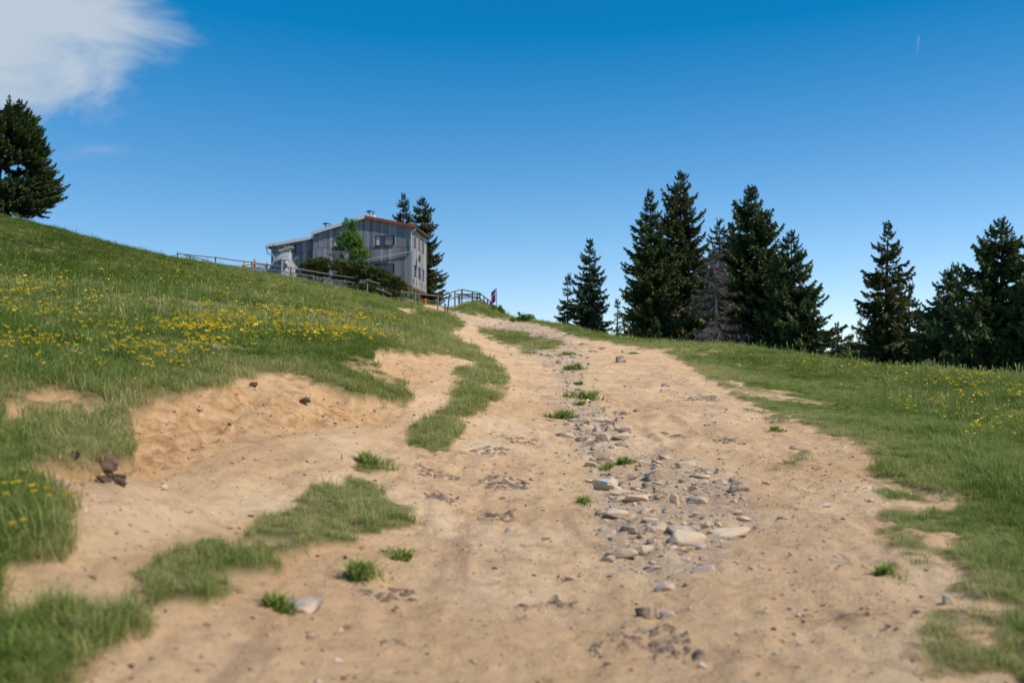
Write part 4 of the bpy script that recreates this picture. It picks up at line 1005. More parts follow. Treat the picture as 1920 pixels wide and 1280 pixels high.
SH = []   # mugo pine shoots
def shoot(seed):
    r = np.random.default_rng(seed); V_, Q_, T_ = [], [], []
    for i in range(12):
        an = r.uniform(0, 6.283); sp = r.uniform(.15, .75); d = np.array([math.cos(an) * sp, math.sin(an) * sp, 1.0]); d /= np.linalg.norm(d)
        b = d * r.uniform(0, .25); L_ = r.uniform(.5, 1.0); e = np.cross(d, r.normal(size=3)); e /= np.linalg.norm(e); w = .07
        k = len(V_); V_ += [b, b + d * L_ * .5 + e * w, b + d * L_, b + d * L_ * .5 - e * w]; Q_.append((k, k + 1, k + 2, k + 3)); T_ += [.2, .5, .8, .5]
    return np.array(V_), np.array(Q_), np.array(T_)
SH = [shoot(i) for i in range(6)]
def mugo(label, Y, lobes, n, seed, foot):
    rs = np.random.default_rng(seed); f0 = P(foot[0], foot[1], Y); x, y = f0[0], f0[1]; z = gz(x, y)
    o = empty("mugo_pine", (x, y, z)); tag(o, label, "shrub", "dark mugo pine shrubs below the house")
    vol = np.array([l[2] ** 2 for l in lobes]); cnt = (n * vol / vol.sum()).astype(int); br = []
    stems = MB()
    for lb, c in zip(lobes, cnt):
        ctr = P(lb[0], lb[1], Y + (lb[3] if len(lb) > 3 else 0)) - np.array([x, y, z]); rad = lb[2] / F * Y
        for i in range(c):
            u = rs.normal(size=3); u /= np.linalg.norm(u); u[2] = abs(u[2]) * .9 - .25 * rs.random()
            rr_ = rad * rs.uniform(.55, 1.03); p = ctr + u * rr_ * np.array([1.05, 1.0, .9])
            p[2] = max(p[2], .03)
            br.append((*p, math.atan2(u[1], u[0]), rs.normal(0, .2) + .5 * (u[2] < .3), .30 * rs.uniform(.7, 1.3), .30))
        stems.tube([(rs.normal(0, .2), rs.normal(0, .15), -.1), tuple(ctr * np.array([.6, .6, .4])), tuple(ctr)], [.06, .05, .03], 5)
    VV, QQ, TT = [], [], []; k = 0
    for (ox, oy, oz, az, tl, ln, wd) in br:
        v, q, tn = SH[rs.integers(len(SH))]; p = v * ln
        c_, s_ = math.cos(tl), math.sin(tl); xx = p[:, 0] * c_ + p[:, 2] * s_; zz = -p[:, 0] * s_ + p[:, 2] * c_
        VV.append(np.stack([xx * math.cos(az) - p[:, 1] * math.sin(az) + ox, xx * math.sin(az) + p[:, 1] * math.cos(az) + oy, zz + oz], 1)); QQ.append(q + k); k += len(v); TT.append(np.clip(tn + rs.normal(0, .15), 0, 1))
    obj("crown", mesh_np("crown", np.concatenate(VV), np.concatenate(QQ), {"tone": np.concatenate(TT)}), M_MUGO, o)
    stems.build("stems", M_BARK, o)
mugo("dark mugo pine shrub at the left end of the row, beside the weather box", 83.5, [(575, 502, 13), (590, 500, 17), (604, 497, 16), (600, 510, 14), (618, 505, 16), (580, 514, 11), (605, 520, 13)], 1100, 1, (595, 525))
mugo("dark mugo pine shrub in the middle of the row under the bright green tree", 83.2, [(634, 506, 18), (655, 508, 20), (676, 508, 20), (650, 522, 14), (675, 524, 16), (635, 524, 12), (660, 534, 12)], 1250, 2, (655, 535))
mugo("tall dark mugo pine shrub at the right end of the row by the house corner", 82.5, [(698, 514, 18), (716, 522, 20), (735, 532, 18), (748, 538, 13), (712, 540, 16), (732, 548, 14), (755, 548, 9), (700, 534, 12)], 1350, 3, (720, 556))
mugo("small low mugo pine in front of the row, nearest the meadow", 79.3, [(680, 543, 11), (692, 545, 12), (706, 549, 11)], 420, 4, (693, 552))
mugo("low mugo pine spreading at the left post of the barrier", 79.6, [(722, 553, 9), (736, 556, 9), (746, 557, 6)], 330, 5, (735, 563))
#@@NEAR
# ------------------------------------------------------------------ stones
def rock_mat(name, lo, mid, hi):
    t = NT(name); t.set(.85, .25); n = t.noise(2.2, 6, .65); n2 = t.noise(9, 4)
    c = t.ramp(n, [(0.28, lo), (0.5, mid), (0.75, hi)]); c = t.mix(t.rng(t.noise(1.3, 5), .42, .58, 0, .75), c, (.56, .395, .24)); t.col(t.mix(t.rng(n2, .55, .75, 0, .35), c, lo)); t.bump(n2, .5, .006); return t.m
RM = {"grey": rock_mat("grey_limestone", (.18, .150, .115), (.33, .285, .230), (.47, .415, .340)),
      "pale": rock_mat("pale_limestone", (.34, .27, .19), (.50, .415, .31), (.64, .55, .43)),
      "blue": rock_mat("blue_grey_limestone", (.165, .152, .132), (.29, .272, .245), (.42, .395, .360)),
      "dark": rock_mat("dark_grey_rock", (.095, .080, .066), (.18, .160, .14), (.27, .245, .22)),
      "cream": rock_mat("cream_limestone", (.42, .33, .22), (.58, .48, .34), (.70, .62, .48))}
def rock_mesh(seed, flat):
    r = np.random.default_rng(seed); bm = bmesh.new()
    for i in range(15):
        u = r.normal(size=3); u /= np.linalg.norm(u); u = np.sign(u) * np.abs(u) ** .75
        bm.verts.new(u * np.array([1, .8, flat]) * r.uniform(.8, 1.05))
    res = bmesh.ops.convex_hull(bm, input=bm.verts)
    junk = [g_ for g_ in res["geom_interior"] if isinstance(g_, bmesh.types.BMVert)]
    if junk: bmesh.ops.delete(bm, geom=junk, context='VERTS')
    bmesh.ops.bevel(bm, geom=list(bm.edges), offset=.06, segments=1, affect='EDGES', clamp_overlap=True)
    bmesh.ops.recalc_face_normals(bm, faces=bm.faces)
    co = np.array([v.co for v in bm.verts]); mn, mx_ = co.min(0), co.max(0); sc = 1.0 / (mx_ - mn)
    for v in bm.verts: v.co = Vector((np.array(v.co) - (mn + mx_) / 2) * sc)
    return bm
RB = {}
for k_, m_ in RM.items():
    RB[k_] = []
    for i in range(7):
        bm = rock_mesh(hash((len(k_), i)) % 9999 + i * 31 + ord(k_[0]), .75); me = bpy.data.meshes.new("stone"); bm.to_mesh(me); bm.free(); me.materials.append(m_); RB[k_].append(me)
STONES = [  # px, py, width px, height px, kind, label or None
 (1286,1012,66,20,"pale","largest pale slab in the stony middle, dark hollow under its left edge"),(1310,1025,30,10,"blue","blue-grey stone under the right end of the largest slab"),(1278,996,50,15,"grey","rounded grey-pink stone directly behind the largest slab"),
 (1359,1021,17,17,"cream","small upright wedge of stone right of the largest slab"),(1372,999,74,14,"pale","long pale flat slab flush with the soil right of the largest slab"),(1137,910,42,22,"pale","flat pinkish-grey stone with a light blue paint mark"),
 (1229,893,34,18,"dark","dark jagged stone behind the blue-marked stone's right"),(1166,924,44,9,"cream","long thin cream slab just in front of the blue-marked stone"),(1194,936,42,14,"pale","wide pale pinkish stone in the middle of the rubble"),
 (1156,966,46,16,"pale","broad pale slab with shaded lower edge at the left of the rubble"),(1128,963,24,9,"grey","thin tilted grey stone at the left tip of the broad pale slab"),(1166,1041,58,13,"grey","long low grey stone at the front left of the rubble"),
 (1224,1068,32,10,"grey","grey stone with dark underside in front of the rubble"),(1137,1000,34,10,"blue","blue-grey flake left of the rubble's dark block"),(1184,992,32,14,"dark","dark square block in the rubble left of the largest slab"),
 (1245,1103,40,13,"blue","flat blue-grey stone flush in the bare soil in front of the rubble"),(1212,1150,36,22,"dark","lone dark blue-grey lump near the front of the track"),(1252,1152,26,11,"blue","small pale-tipped stone right of the lone dark lump"),
 (562,1140,64,18,"blue","flat blue-grey slab beside the small grass strip at lower left"),(1165,675,20,12,"dark","lone dark brown boulder far up the middle of the track"),(1288,871,34,12,"pale","pale flat stone with dark left edge behind the right rubble"),
 (1353,904,32,10,"blue","blue-grey slab in the right rubble"),(1388,914,34,16,"dark","dark split boulder at the right end of the rubble"),(1265,937,16,20,"pale","small stone standing upright between the rubble slabs"),
 (1310,939,36,14,"blue","smooth blue-grey stone right of the upright stone"),(1379,962,28,9,"blue","bluish white-topped stone at the far right of the rubble"),(1397,974,26,8,"cream","bright cream-white stone at the far right of the rubble"),
 (1319,1069,42,10,"blue","sunken bluish stone in front of the largest slab"),(1211,1033,24,14,"pale","knobbly pale stone left in front of the largest slab"),(1436,905,14,9,"pale","single pale stone on bare soil right of the rubble"),
 (1173,803,27,12,"pale","bright pale block at the right of the upper stone heap"),(1143,793,20,11,"cream","tan block in the upper stone heap"),(1131,821,24,16,"grey","grey lumpy stone in the middle of the upper stone heap"),
 (1130,832,20,9,"blue","blue-green stone at the foot of the upper stone heap"),(1108,830,15,15,"cream","bright cream stone at the front of the upper stone heap"),(1120,839,20,10,"cream","brown-shadowed slab under the bright cream stone"),
 (1061,815,36,13,"grey","flat grey slab at the left of the upper stone heap"),(1166,820,33,12,"pale","pale flat slab at the right foot of the upper stone heap"),(1209,870,23,12,"cream","rounded cream stone right of the pair of grass tufts"),
 (1249,731,18,9,"cream","cream stone on open soil far up the track"),(1249,722,16,7,"dark","dark stone resting against the cream stone far up the track"),(1780,1125,20,16,"pale","pale stone lying in the worn turf at lower right"),
 (958,993,22,12,"cream","pair-like cream stone alone on the left wheel track"),(1068,1086,18,7,"pale","single white chip on the smooth soil left of the rubble"),(1007,661,13,9,"blue","pale blue stone at the far gravel strip"),
 (1490,840,16,8,"grey","small grey stone near the right verge"),(1383,685,12,6,"grey","small grey stone in the short turf at the right verge"),(581,1195,18,8,"grey","small grey pebble on the soil at lower left"),
 (1303,746,16,6,"blue","pale flat stone lying in the dark patch on the right wheel track"),(1545,948,28,7,"grey","thin flat stone on bare soil near the worn turf"),(1470,972,20,7,"grey","small dark flat stone right of the rubble on open soil"),(1905,888,18,9,"pale","pale stone in the grass at the right edge"),
 (1122,788,27,9,"pale",None),(1166,834,24,8,"grey",None),(1092,823,27,10,"grey",None),(1099,804,28,9,"pale",None),(1120,807,17,10,"blue",None),(1143,805,16,10,"grey",None),(1157,803,16,10,"grey",None),(1088,790,38,6,"blue",None),
 (1171,775,14,8,"grey",None),(1196,770,16,6,"grey",None),(1142,769,20,5,"blue",None),(1099,774,22,8,"pale",None),(1160,787,12,8,"dark",None),(1028,786,9,5,"cream",None),(1248,813,14,5,"grey",None),
 (1100,857,20,8,"pale",None),(1112,863,12,8,"cream",None),(1073,854,13,5,"pale",None),(1060,866,16,6,"grey",None),(1108,871,22,9,"pale",None),(1249,857,24,9,"grey",None),(1233,866,20,8,"dark",None),(1135,862,28,8,"grey",None),
 (1106,903,18,6,"cream",None),(1187,896,15,12,"grey",None),(1168,908,14,7,"dark",None),(1166,913,18,6,"grey",None),(1212,911,16,9,"dark",None),(1158,936,30,10,"grey",None),(1215,930,22,6,"pale",None),(1236,934,24,6,"grey",None),
 (1189,972,15,12,"cream",None),(1212,959,26,8,"cream",None),(1250,958,15,9,"dark",None),(1114,882,16,8,"grey",None),(1231,920,11,9,"dark",None),(1291,899,30,9,"grey",None),(1314,894,34,6,"pale",None),(1317,904,26,7,"pale",None),
 (1378,900,18,8,"dark",None),(1302,915,14,8,"pale",None),(1354,860,13,5,"pale",None),(1330,923,20,4,"dark",None),(1221,994,18,11,"blue",None),(1149,1011,16,8,"grey",None),(1186,1010,14,8,"grey",None),(1226,1013,24,8,"blue",None),
 (1141,1049,26,9,"blue",None),(1220,979,30,12,"pale",None),(1241,992,26,18,"pale",None),(1301,981,12,5,"grey",None),(1347,979,10,6,"dark",None),(1284,1035,14,5,"dark",None),(1301,1052,18,6,"grey",None),(1319,1049,14,7,"dark",None),(1412,1067,14,5,"blue",None),
 (1016,664,8,7,"grey",None),(1030,667,16,6,"grey",None),(1050,667,12,5,"grey",None),(1076,669,14,7,"pale",None),(1048,679,12,7,"dark",None),(1060,690,9,6,"grey",None),(1092,666,9,4,"grey",None),(1080,643,20,5,"pale",None),(1095,645,16,4,"grey",None),(1060,646,10,4,"grey",None),
 (1130,653,12,4,"grey",None),(1110,657,12,4,"pale",None),(1118,659,8,4,"grey",None),(1170,659,10,4,"grey",None),(990,658,7,4,"dark",None),(973,661,8,4,"pale",None),(1105,683,10,4,"pale",None),(1055,697,8,4,"grey",None),(1122,711,14,4,"pale",None),
 (1085,731,12,4,"pale",None),(1070,734,10,4,"grey",None),(1140,752,10,5,"grey",None),(1150,755,9,5,"pale",None),(1072,742,7,4,"grey",None),(265,1025,11,6,"pale",None),(320,957,8,5,"cream",None),(305,915,16,8,"cream",None),(880,760,6,4,"pale",None),(1008,887,20,7,"cream",None)]
# nameless ones scattered where the track is stony
rz = random.Random(12)
zones = [((1050,1185,760,845),36,"heap"),((1100,1260,850,1060),46,"rub"),((1230,1420,860,1060),30,"rub"),((985,1110,640,700),12,"far"),((1000,1500,700,1240),20,"open")]
ZN = {"heap": "one of the small stones packed between the blocks of the upper stone heap", "rub": "one of the small stones scattered among the slabs of the lower rubble", "far": "one of the little stones in the far gravel strip of the track", "open": "one of the single pebbles strewn over the smooth bare soil"}
NG = {"heap": "small stones of the upper heap", "rub": "small stones of the lower rubble", "far": "little stones of the far gravel", "open": "single pebbles on bare soil"}
for (a, b, c, d), n, zn in zones:
    for i in range(n):
        w_ = rz.uniform(5, 12) if zn != "far" else rz.uniform(4, 7)
        STONES.append((rz.uniform(a, b), rz.uniform(c, d), w_, w_ * rz.uniform(.35, .6), rz.choice(["grey", "grey", "pale", "pale", "blue", "dark", "cream"]), "@" + zn))
KW = {"grey": "grey", "pale": "pale", "blue": "blue-grey", "dark": "dark", "cream": "cream"}
LAND = [(s[0], s[1], n_) for s in STONES for n_ in [{(1286, 1012): "the largest slab", (1137, 910): "the blue-marked stone", (1131, 821): "the heap's lumpy stone", (1388, 914): "the dark split boulder", (1165, 675): "the far lone boulder", (1265, 937): "the upright stone", (1229, 893): "the dark jagged stone", (1108, 830): "the bright cream stone", (1209, 870): "the rounded cream stone", (1007, 661): "the far pale blue stone", (1156, 966): "the broad pale slab", (562, 1140): "the flat slab at lower left", (1249, 731): "the far cream stone"}.get((s[0], s[1]))] if n_]
used = {}
def stone_label(px, py, w_, h_, kd):
    sh_ = "long thin" if w_ / h_ > 3.4 else ("flat" if w_ / h_ > 2.3 else "chunky")
    for lx, ly, nm in sorted(LAND, key=lambda q: (q[0] - px) ** 2 + 3 * (q[1] - py) ** 2):
        dx, dy = px - lx, (py - ly) * 1.6
        ds = math.hypot(dx, dy); far_ = "close" if ds < 34 else ("a little way" if ds < 80 else "well")
        di = ("right of" if dx > 0 else "left of") if abs(dx) > abs(dy) * 1.3 else ("in front of" if dy > 0 else "behind") if abs(dy) > abs(dx) * 1.3 else (("front right of" if dx > 0 else "front left of") if dy > 0 else ("back right of" if dx > 0 else "back left of"))
        lb = "%s %s stone %s %s %s" % (KW[kd], sh_, far_, di, nm)
        if lb not in used: used[lb] = 1; return lb
    return "%s %s stone in the rubble" % (KW[kd], sh_)
rb = random.Random(5)
PXS = np.array([s[0] for s in STONES]); PYS = np.array([s[1] + s[3] * .42 for s in STONES])
for i, (px, py, w_, h_, kd, lb) in enumerate(STONES):
    g_ = hit(px, PYS[i]); Y = g_[1]; wm = 1.12 * w_ / F * Y; hm = 1.1 * h_ / F * Y
    me = RB[kd][i % 7]
    o = bpy.data.objects.new("stone", me); C.objects.link(o)
    dep = wm * rb.uniform(.55, .8)
    hz = max(hm * 1.35, wm * .22)
    o.scale = (wm, dep, hz); o.rotation_euler = (rb.uniform(-.15, .15), rb.uniform(-.16, .16), rb.uniform(-.35, .35))
    o.location = (g_[0], Y + dep * .35, gz(g_[0], Y + dep * .35) + hz * .13)
    if lb and lb[0] == "@": tag(o, ZN[lb[1:]], "stone", NG[lb[1:]])
    else: tag(o, lb or stone_label(px, py, w_, h_, kd), "stone", "stones on the track")
    if (px, py) == (1137, 910):
        # the painted trail mark: a thin skin on the stone's top left
        t = NT("light_blue_paint"); t.set(.6, .3); t.col((.25, .62, .82))
        o.rotation_euler = (.10, -.05, .1)
        bm = bmesh.new(); bm.from_mesh(me); bm.faces.ensure_lookup_table()
        keep = [f for f in bm.faces if f.normal.z > .3 and -.42 < f.calc_center_median().x < -.02 and f.calc_center_median().y < .2]
        bmesh.ops.delete(bm, geom=[f for f in bm.faces if f not in keep], context='FACES')
        for v in bm.verts: v.co *= 1.012
        m2 = bpy.data.meshes.new("paint_mark"); bm.to_mesh(m2); bm.free()
        po_ = obj("paint_mark", m2, t.m, o)
# crumbs of the soil itself
ncr = 26000
x, y = ray_pts(ncr, 2.9, 40, .8, .6); zq, dq, bq, gq, pxq, pyq = height(x, y, True)
k = (dq > .5) & (RNG.random(ncr) < .16 + .7 * bq + 1.4 * np.clip(fbm(x * 1.3, y * 1.0, 3, 66) - .48, 0, 1)); x, y, zq = x[k], y[k], zq[k]
ccol = bpy.data.collections.new("crumb_library")
CM = [simple("soil_crumb", (.40, .265, .15), .95, .3, 3), simple("brown_crumb", (.24, .155, .090), .95, .3, 3), simple("dark_crumb", (.14, .095, .062), .95, .3, 3)]
for i in range(6):
    bm = rock_mesh(950 + i, .8); bmesh.ops.triangulate(bm, faces=bm.faces); me = bpy.data.meshes.new("crumb"); bm.to_mesh(me); bm.free(); me.materials.append(CM[(0, 0, 1, 0, 1, 2)[i]]); ccol.objects.link(bpy.data.objects.new("crumb_%d" % i, me))
sz = np.clip(RNG.lognormal(-4.2, .5, len(x)), .006, .07) * np.clip((y / 8) ** .35, .8, 1.8)
o = scatter("soil_crumbs", np.stack([x, y, zq + sz * .06], 1), {"pick": RNG.integers(0, 6, len(x)), "rot": RNG.uniform(-.5, 6, (len(x), 3)) * np.array([.05, .05, 1]), "scl": np.stack([sz, sz * RNG.uniform(.6, 1, len(x)), sz * RNG.uniform(.35, .7, len(x))], 1)}, ccol, CM[0])
tag(o, "crumbs of loose earth on the bare soil", "soil", kind="stuff")
# fine gravel nobody could count
ngv = 42000
x, y = ray_pts(ngv, 3.0, 80, .9, .4); zq, dq, bq, gq, pxq, pyq = height(x, y, True)
dens = gq * 1.0 + .10 + .10 * (fbm(x * 1.5, y * 1.5, 2, 77) > .58)
k = (RNG.random(ngv) < dens) & (dq > .6) & (pxq > 100)
x, y, zq = x[k], y[k], zq[k]
gcol = bpy.data.collections.new("gravel_library")
for i, kd in enumerate(["grey", "pale", "blue", "cream", "dark", "grey"]):
    bm = rock_mesh(900 + i, .7); bmesh.ops.triangulate(bm, faces=bm.faces); me = bpy.data.meshes.new("pebble"); bm.to_mesh(me); bm.free(); me.materials.append(RM[kd]); o = bpy.data.objects.new("pebble_%d" % i, me); gcol.objects.link(o)
sz = np.clip(RNG.lognormal(-3.85, .5, len(x)), .008, .08) * np.clip((y / 8) ** .4, .8, 2.2) * (.7 + 1.1 * gq[k])
scl = np.stack([sz, sz * RNG.uniform(.6, .9, len(x)), sz * RNG.uniform(.35, .6, len(x))], 1)
o = scatter("gravel", np.stack([x, y, zq + sz * .1], 1), {"pick": RNG.integers(0, 6, len(x)), "rot": np.stack([RNG.normal(0, .2, len(x)), RNG.normal(0, .2, len(x)), RNG.uniform(0, 6.28, len(x))], 1), "scl": scl}, gcol, RM["grey"])
tag(o, "loose fine gravel strewn along the track", "gravel", kind="stuff")

# ------------------------------------------------------------------ dark crusts and clods on the soil
t = NT("dark_dried_crust"); t.set(.95, .12); nn_ = t.noise(9, 7, .75)
ff = t.rng(t.math('ADD', t.attr("tone"), t.math('MULTIPLY', t.math('SUBTRACT', nn_, .5), 1.0)), .10, .85)
t.col(t.mix(ff, t.ramp(nn_, [(.3, (.40, .265, .150)), (.7, (.56, .39, .225))]), t.ramp(t.noise(22, 5, .7), [(.3, (.125, .088, .060)), (.7, (.30, .215, .150))]))); t.bump(t.noise(30, 5, .7), 1.0, .03); M_CRUST = t.m
def crust(px, py, w_, h_, label, seed, thick=.02, grp="dark crusts on the track"):
    c_ = hit(px, py); Y = c_[1]; a = w_ / 2 / F * Y; yb = hit(px, py + h_ / 2)[1]; yt = hit(px, py - h_ / 2)[1]; b = max((yt - yb) / 2, a * .35); cy_ = (yt + yb) / 2
    rs = np.random.default_rng(seed); n = 46; xs = np.linspace(-1.2, 1.2, n); X_, Y_ = np.meshgrid(xs, xs)
    f = 1 - (X_ ** 2 + Y_ ** 2) + (fbm(X_ * 2.6 + seed, Y_ * 2.6, 5, seed) - .5) * 3.4 + .34
    wx = c_[0] + X_ * a; wy = cy_ + Y_ * b
    base = height(wx, wy); t_ = np.clip(f, -.3, .6)
    zz = base + np.clip(t_, -.3, .35) * thick * 1.0 + (np.abs(fbm(wx * 16, wy * 16, 4, seed) - .5) - .1) * thick * 4.5 * np.clip(t_ * 3, 0, 1) - .007
    id_ = np.arange(n * n).reshape(n, n); q = np.stack([id_[:-1, :-1], id_[:-1, 1:], id_[1:, 1:], id_[1:, :-1]], -1).reshape(-1, 4)
    keep = (f.ravel()[q] > -.16).mean(1) > .7; q = q[keep]
    if len(q) < 4: return
    u, inv = np.unique(q, return_inverse=True)
    ctr = np.array([c_[0], cy_, float(base.mean())])
    o = obj("dark_crust", mesh_np("dark_crust", np.stack([wx.ravel(), wy.ravel(), zz.ravel()], 1)[u] - ctr, inv.reshape(-1, 4), {"tone": np.clip(f.ravel()[u] * .9, 0, 1)}, True), M_CRUST); o.location = ctr
    tag(o, label, "mud crust", grp)
for i, (a, b, c, d, lb) in enumerate([
 (940,905,104,26,"oval grey-brown dried crust in the middle of the left wheel track"),(925,847,78,16,"ragged dark crust on the left wheel track above the oval one"),(975,826,70,14,"small ragged dark crust at the top of the left wheel track"),
 (818,889,92,14,"long thin dark crust left of the oval one"),(832,934,56,18,"ring-shaped dark crust below the long thin one"),(935,968,84,18,"dark crust continuing the tip of the grass strip"),
 (1210,1200,130,44,"large dark damp crust at the front of the track, left part"),(1275,1225,90,42,"large dark damp crust at the front of the track, right part"),(1118,1222,30,26,"small dark crust left of the large front one"),
 (985,1138,36,12,"small twin dark spots on the smooth front soil, left one"),(1056,1136,50,14,"small dark spot on the smooth front soil right of the twin"),(725,1116,110,34,"faint broad dark crust below the small bright grass tuft"),
 (745,1203,44,9,"thin dark crescent crust at the lower left of the track"),(1314,747,64,11,"dark patch with a pale stone in it on the right wheel track"),(1402,769,26,6,"small dark strip near the right verge"),
 (1370,827,52,8,"thin dark strip on the open right soil"),(1270,819,42,8,"faint dark patch right of the upper stone heap"),(1330,884,70,10,"thin dark line behind the right rubble")]):
    crust(a, b, c, d, lb, 300 + i)
M_CLOD = simple("dark_turf_clod", (.22, .150, .098), .95, .35, 22, .1, 0, .9)
for i, (px, py, w_, h_, lb) in enumerate([(196,868,40,30,"large dark turf clod fallen below the grass lip at left"),(140,861,20,12,"small dark clod at the left of the fallen turf"),(206,896,50,16,"flat dark clod lying below the large one"),(226,905,22,12,"small dark clod at the right tip of the flat one"),(570,752,22,9,"small grassy clod sticking out of the bare bank"),(476,722,16,7,"brown clod near the top lip of the bare bank")]):
    g_ = hit(px, py + h_ * .4); Y = g_[1]; bm = rock_mesh(700 + i, .7)
    bmesh.ops.subdivide_edges(bm, edges=bm.edges[:], cuts=1, use_grid_fill=True)
    for v in bm.verts: v.co += Vector(RNG.normal(0, .045, 3))
    me = bpy.data.meshes.new("turf_clod"); bm.to_mesh(me); bm.free(); o = obj("turf_clod", me, M_CLOD)
    o.scale = (w_ / F * Y, w_ / F * Y * .8, h_ / F * Y * 1.3); o.location = (g_[0], Y, g_[2] + h_ / F * Y * .25); tag(o, lb, "turf clod", "turf clods on the bank")

# ------------------------------------------------------------------ single grass tufts standing on the track
M_TUFT = leaf_mat("tuft_blades", (.10, .175, .025), (.25, .335, .055), (.46, .45, .16), .45, 9)
def grass_tuft(px, py, w_, h_, label, seed, n=260):
    c_ = hit(px, py + h_ * .45); Y = c_[1]; a = w_ / 2 / F * Y; b = max(a * .75, .10); rs = np.random.default_rng(seed)
    hh = max(h_ / F * Y * .85, .07); V_, Q_, T_, TR = [], [], [], []
    n = int(n * (.8 + 2 * a))
    an = rs.uniform(0, 6.283, n); rr_ = np.minimum(np.abs(rs.normal(0, .55, n)), 1.35); ox = np.cos(an) * rr_ * a; oy = np.sin(an) * rr_ * b
    ox += (fbm(ox * 9 + seed, oy * 9, 2, seed) - .5) * a * 1.5; oy += (fbm(ox * 9 - seed, oy * 9, 2, seed + 3) - .5) * b * 1.5
    oz = height(ox + c_[0], oy + c_[1] + b) - c_[2]
    wb = np.clip(.006 * (Y / 8) ** .5, .005, .02)
    for i in range(n):
        L_ = hh * rs.uniform(.35, 1.35) * (1.05 - .40 * rr_[i]); bd = rs.uniform(0, 6.283); le = L_ * rs.uniform(.3, 1.5)
        dx, dy = math.cos(bd), math.sin(bd); sx, sy = -dy * wb, dx * wb; x, y, z = ox[i], oy[i], oz[i] - .01; k = len(V_)
        V_ += [(x - sx, y - sy, z), (x + sx, y + sy, z), (x + dx * le * .35 + sx * .8, y + dy * le * .35 + sy * .8, z + L_ * .6), (x + dx * le * .35 - sx * .8, y + dy * le * .35 - sy * .8, z + L_ * .6), (x + dx * le, y + dy * le, z + L_ * .95)]
        Q_.append((k, k + 1, k + 2, k + 3)); TR.append((k + 3, k + 2, k + 4)); tn = rs.random(); T_ += [tn] * 5
    o = obj("grass_tuft", mesh_np("grass_tuft", np.array(V_), [np.array(Q_), np.array(TR)], {"tone": T_}), M_TUFT); o.location = (c_[0], c_[1] + b, c_[2]); tag(o, label, "grass tuft", "grass tufts on the track")
for i, q_ in enumerate([(1096,742,74,20,"widest grass tuft in the stony middle, above the upper stone heap"),(1088,757,26,10,"little yellow-green tuft hanging below the widest middle tuft"),(1063,779,56,22,"grass tuft at the upper left of the upper stone heap"),
 (1080,688,38,16,"grass tuft high up the stony middle left of the lone boulder"),(1085,718,24,8,"small grass tuft between the two upper middle tufts"),(1134,876,24,16,"dark little tuft left of the pair above the rubble"),(1176,866,52,18,"grass tuft with a cream stone at its right above the rubble"),
 (1067,663,46,8,"low thin grass tuft at the far gravel strip"),(1188,662,22,5,"tiny low tuft far up near the right verge"),(678,1072,84,44,"bright grass tuft alone on the soil at lower left"),(748,1040,58,24,"smaller grass tuft behind the bright lower-left tuft"),
 (1100,946,22,6,"tiny thin tuft left of the rubble"),(515,1140,80,26,"thin grass strip beside the flat slab at lower left"),(700,868,86,28,"loose grass tuft below the left grass island"),(1673,1072,50,22,"dark tuft standing alone on the soil at lower right"),(1462,808,26,8,"small flat tuft near the right verge")]):
    grass_tuft(*q_, 500 + i)

# ------------------------------------------------------------------ flowers
t = NT("buttercup_petals"); t.set(.35, .4); t.col(t.ramp(t.noise(30, 2), [(.3, (.70, .46, .004)), (.7, (.86, .66, .010))])); t.translucent((.75, .52, .01, 1), .25); M_PETAL = t.m
M_STEM = simple("flower_stem", (.07, .12, .025), .7)
def flower_meshes(seed, petals=6):
    r = random.Random(seed); mb = MB(); bx, by = r.uniform(-.25, .25), r.uniform(-.25, .25)
    mb.tube([(0, 0, -.03), (bx * .35, by * .35, .5), (bx, by, 1)], [.012, .010, .008], 4, cap=False)
    st = mb
    v = [(bx, by, .995)]; f = []
    for k in range(petals):
        a = 6.283 * k / petals; a1 = 6.283 * (k - .42) / petals; a2 = 6.283 * (k + .42) / petals; rr_ = .13 * r.uniform(.85, 1.1)
        i0 = len(v); v += [(bx + rr_ * .8 * math.cos(a1), by + rr_ * .8 * math.sin(a1), 1.07), (bx + rr_ * math.cos(a), by + rr_ * math.sin(a), 1.15), (bx + rr_ * .8 * math.cos(a2), by + rr_ * .8 * math.sin(a2), 1.07)]
        f.append((0, i0, i0 + 1, i0 + 2))
    return st, np.array(v), np.array(f)
FM = []
for i in range(5):
    st, v, f = flower_meshes(i)
    b = np.array(st.v); nst = len(b)
    me = mesh_np("yellow_flower", np.concatenate([b, v]), np.concatenate([np.array(st.q), f + nst]))
    me.materials.append(M_STEM); me.materials.append(M_PETAL)
    mi = np.zeros(len(me.polygons), np.int32); mi[len(st.q):] = 1; me.polygons.foreach_set("material_index", mi)
    so_ = mesh_np("stem", b, np.array(st.q)); so_.materials.append(M_STEM); bo_ = mesh_np("bloom", v, f); bo_.materials.append(M_PETAL)
    FM.append((me, so_, bo_))
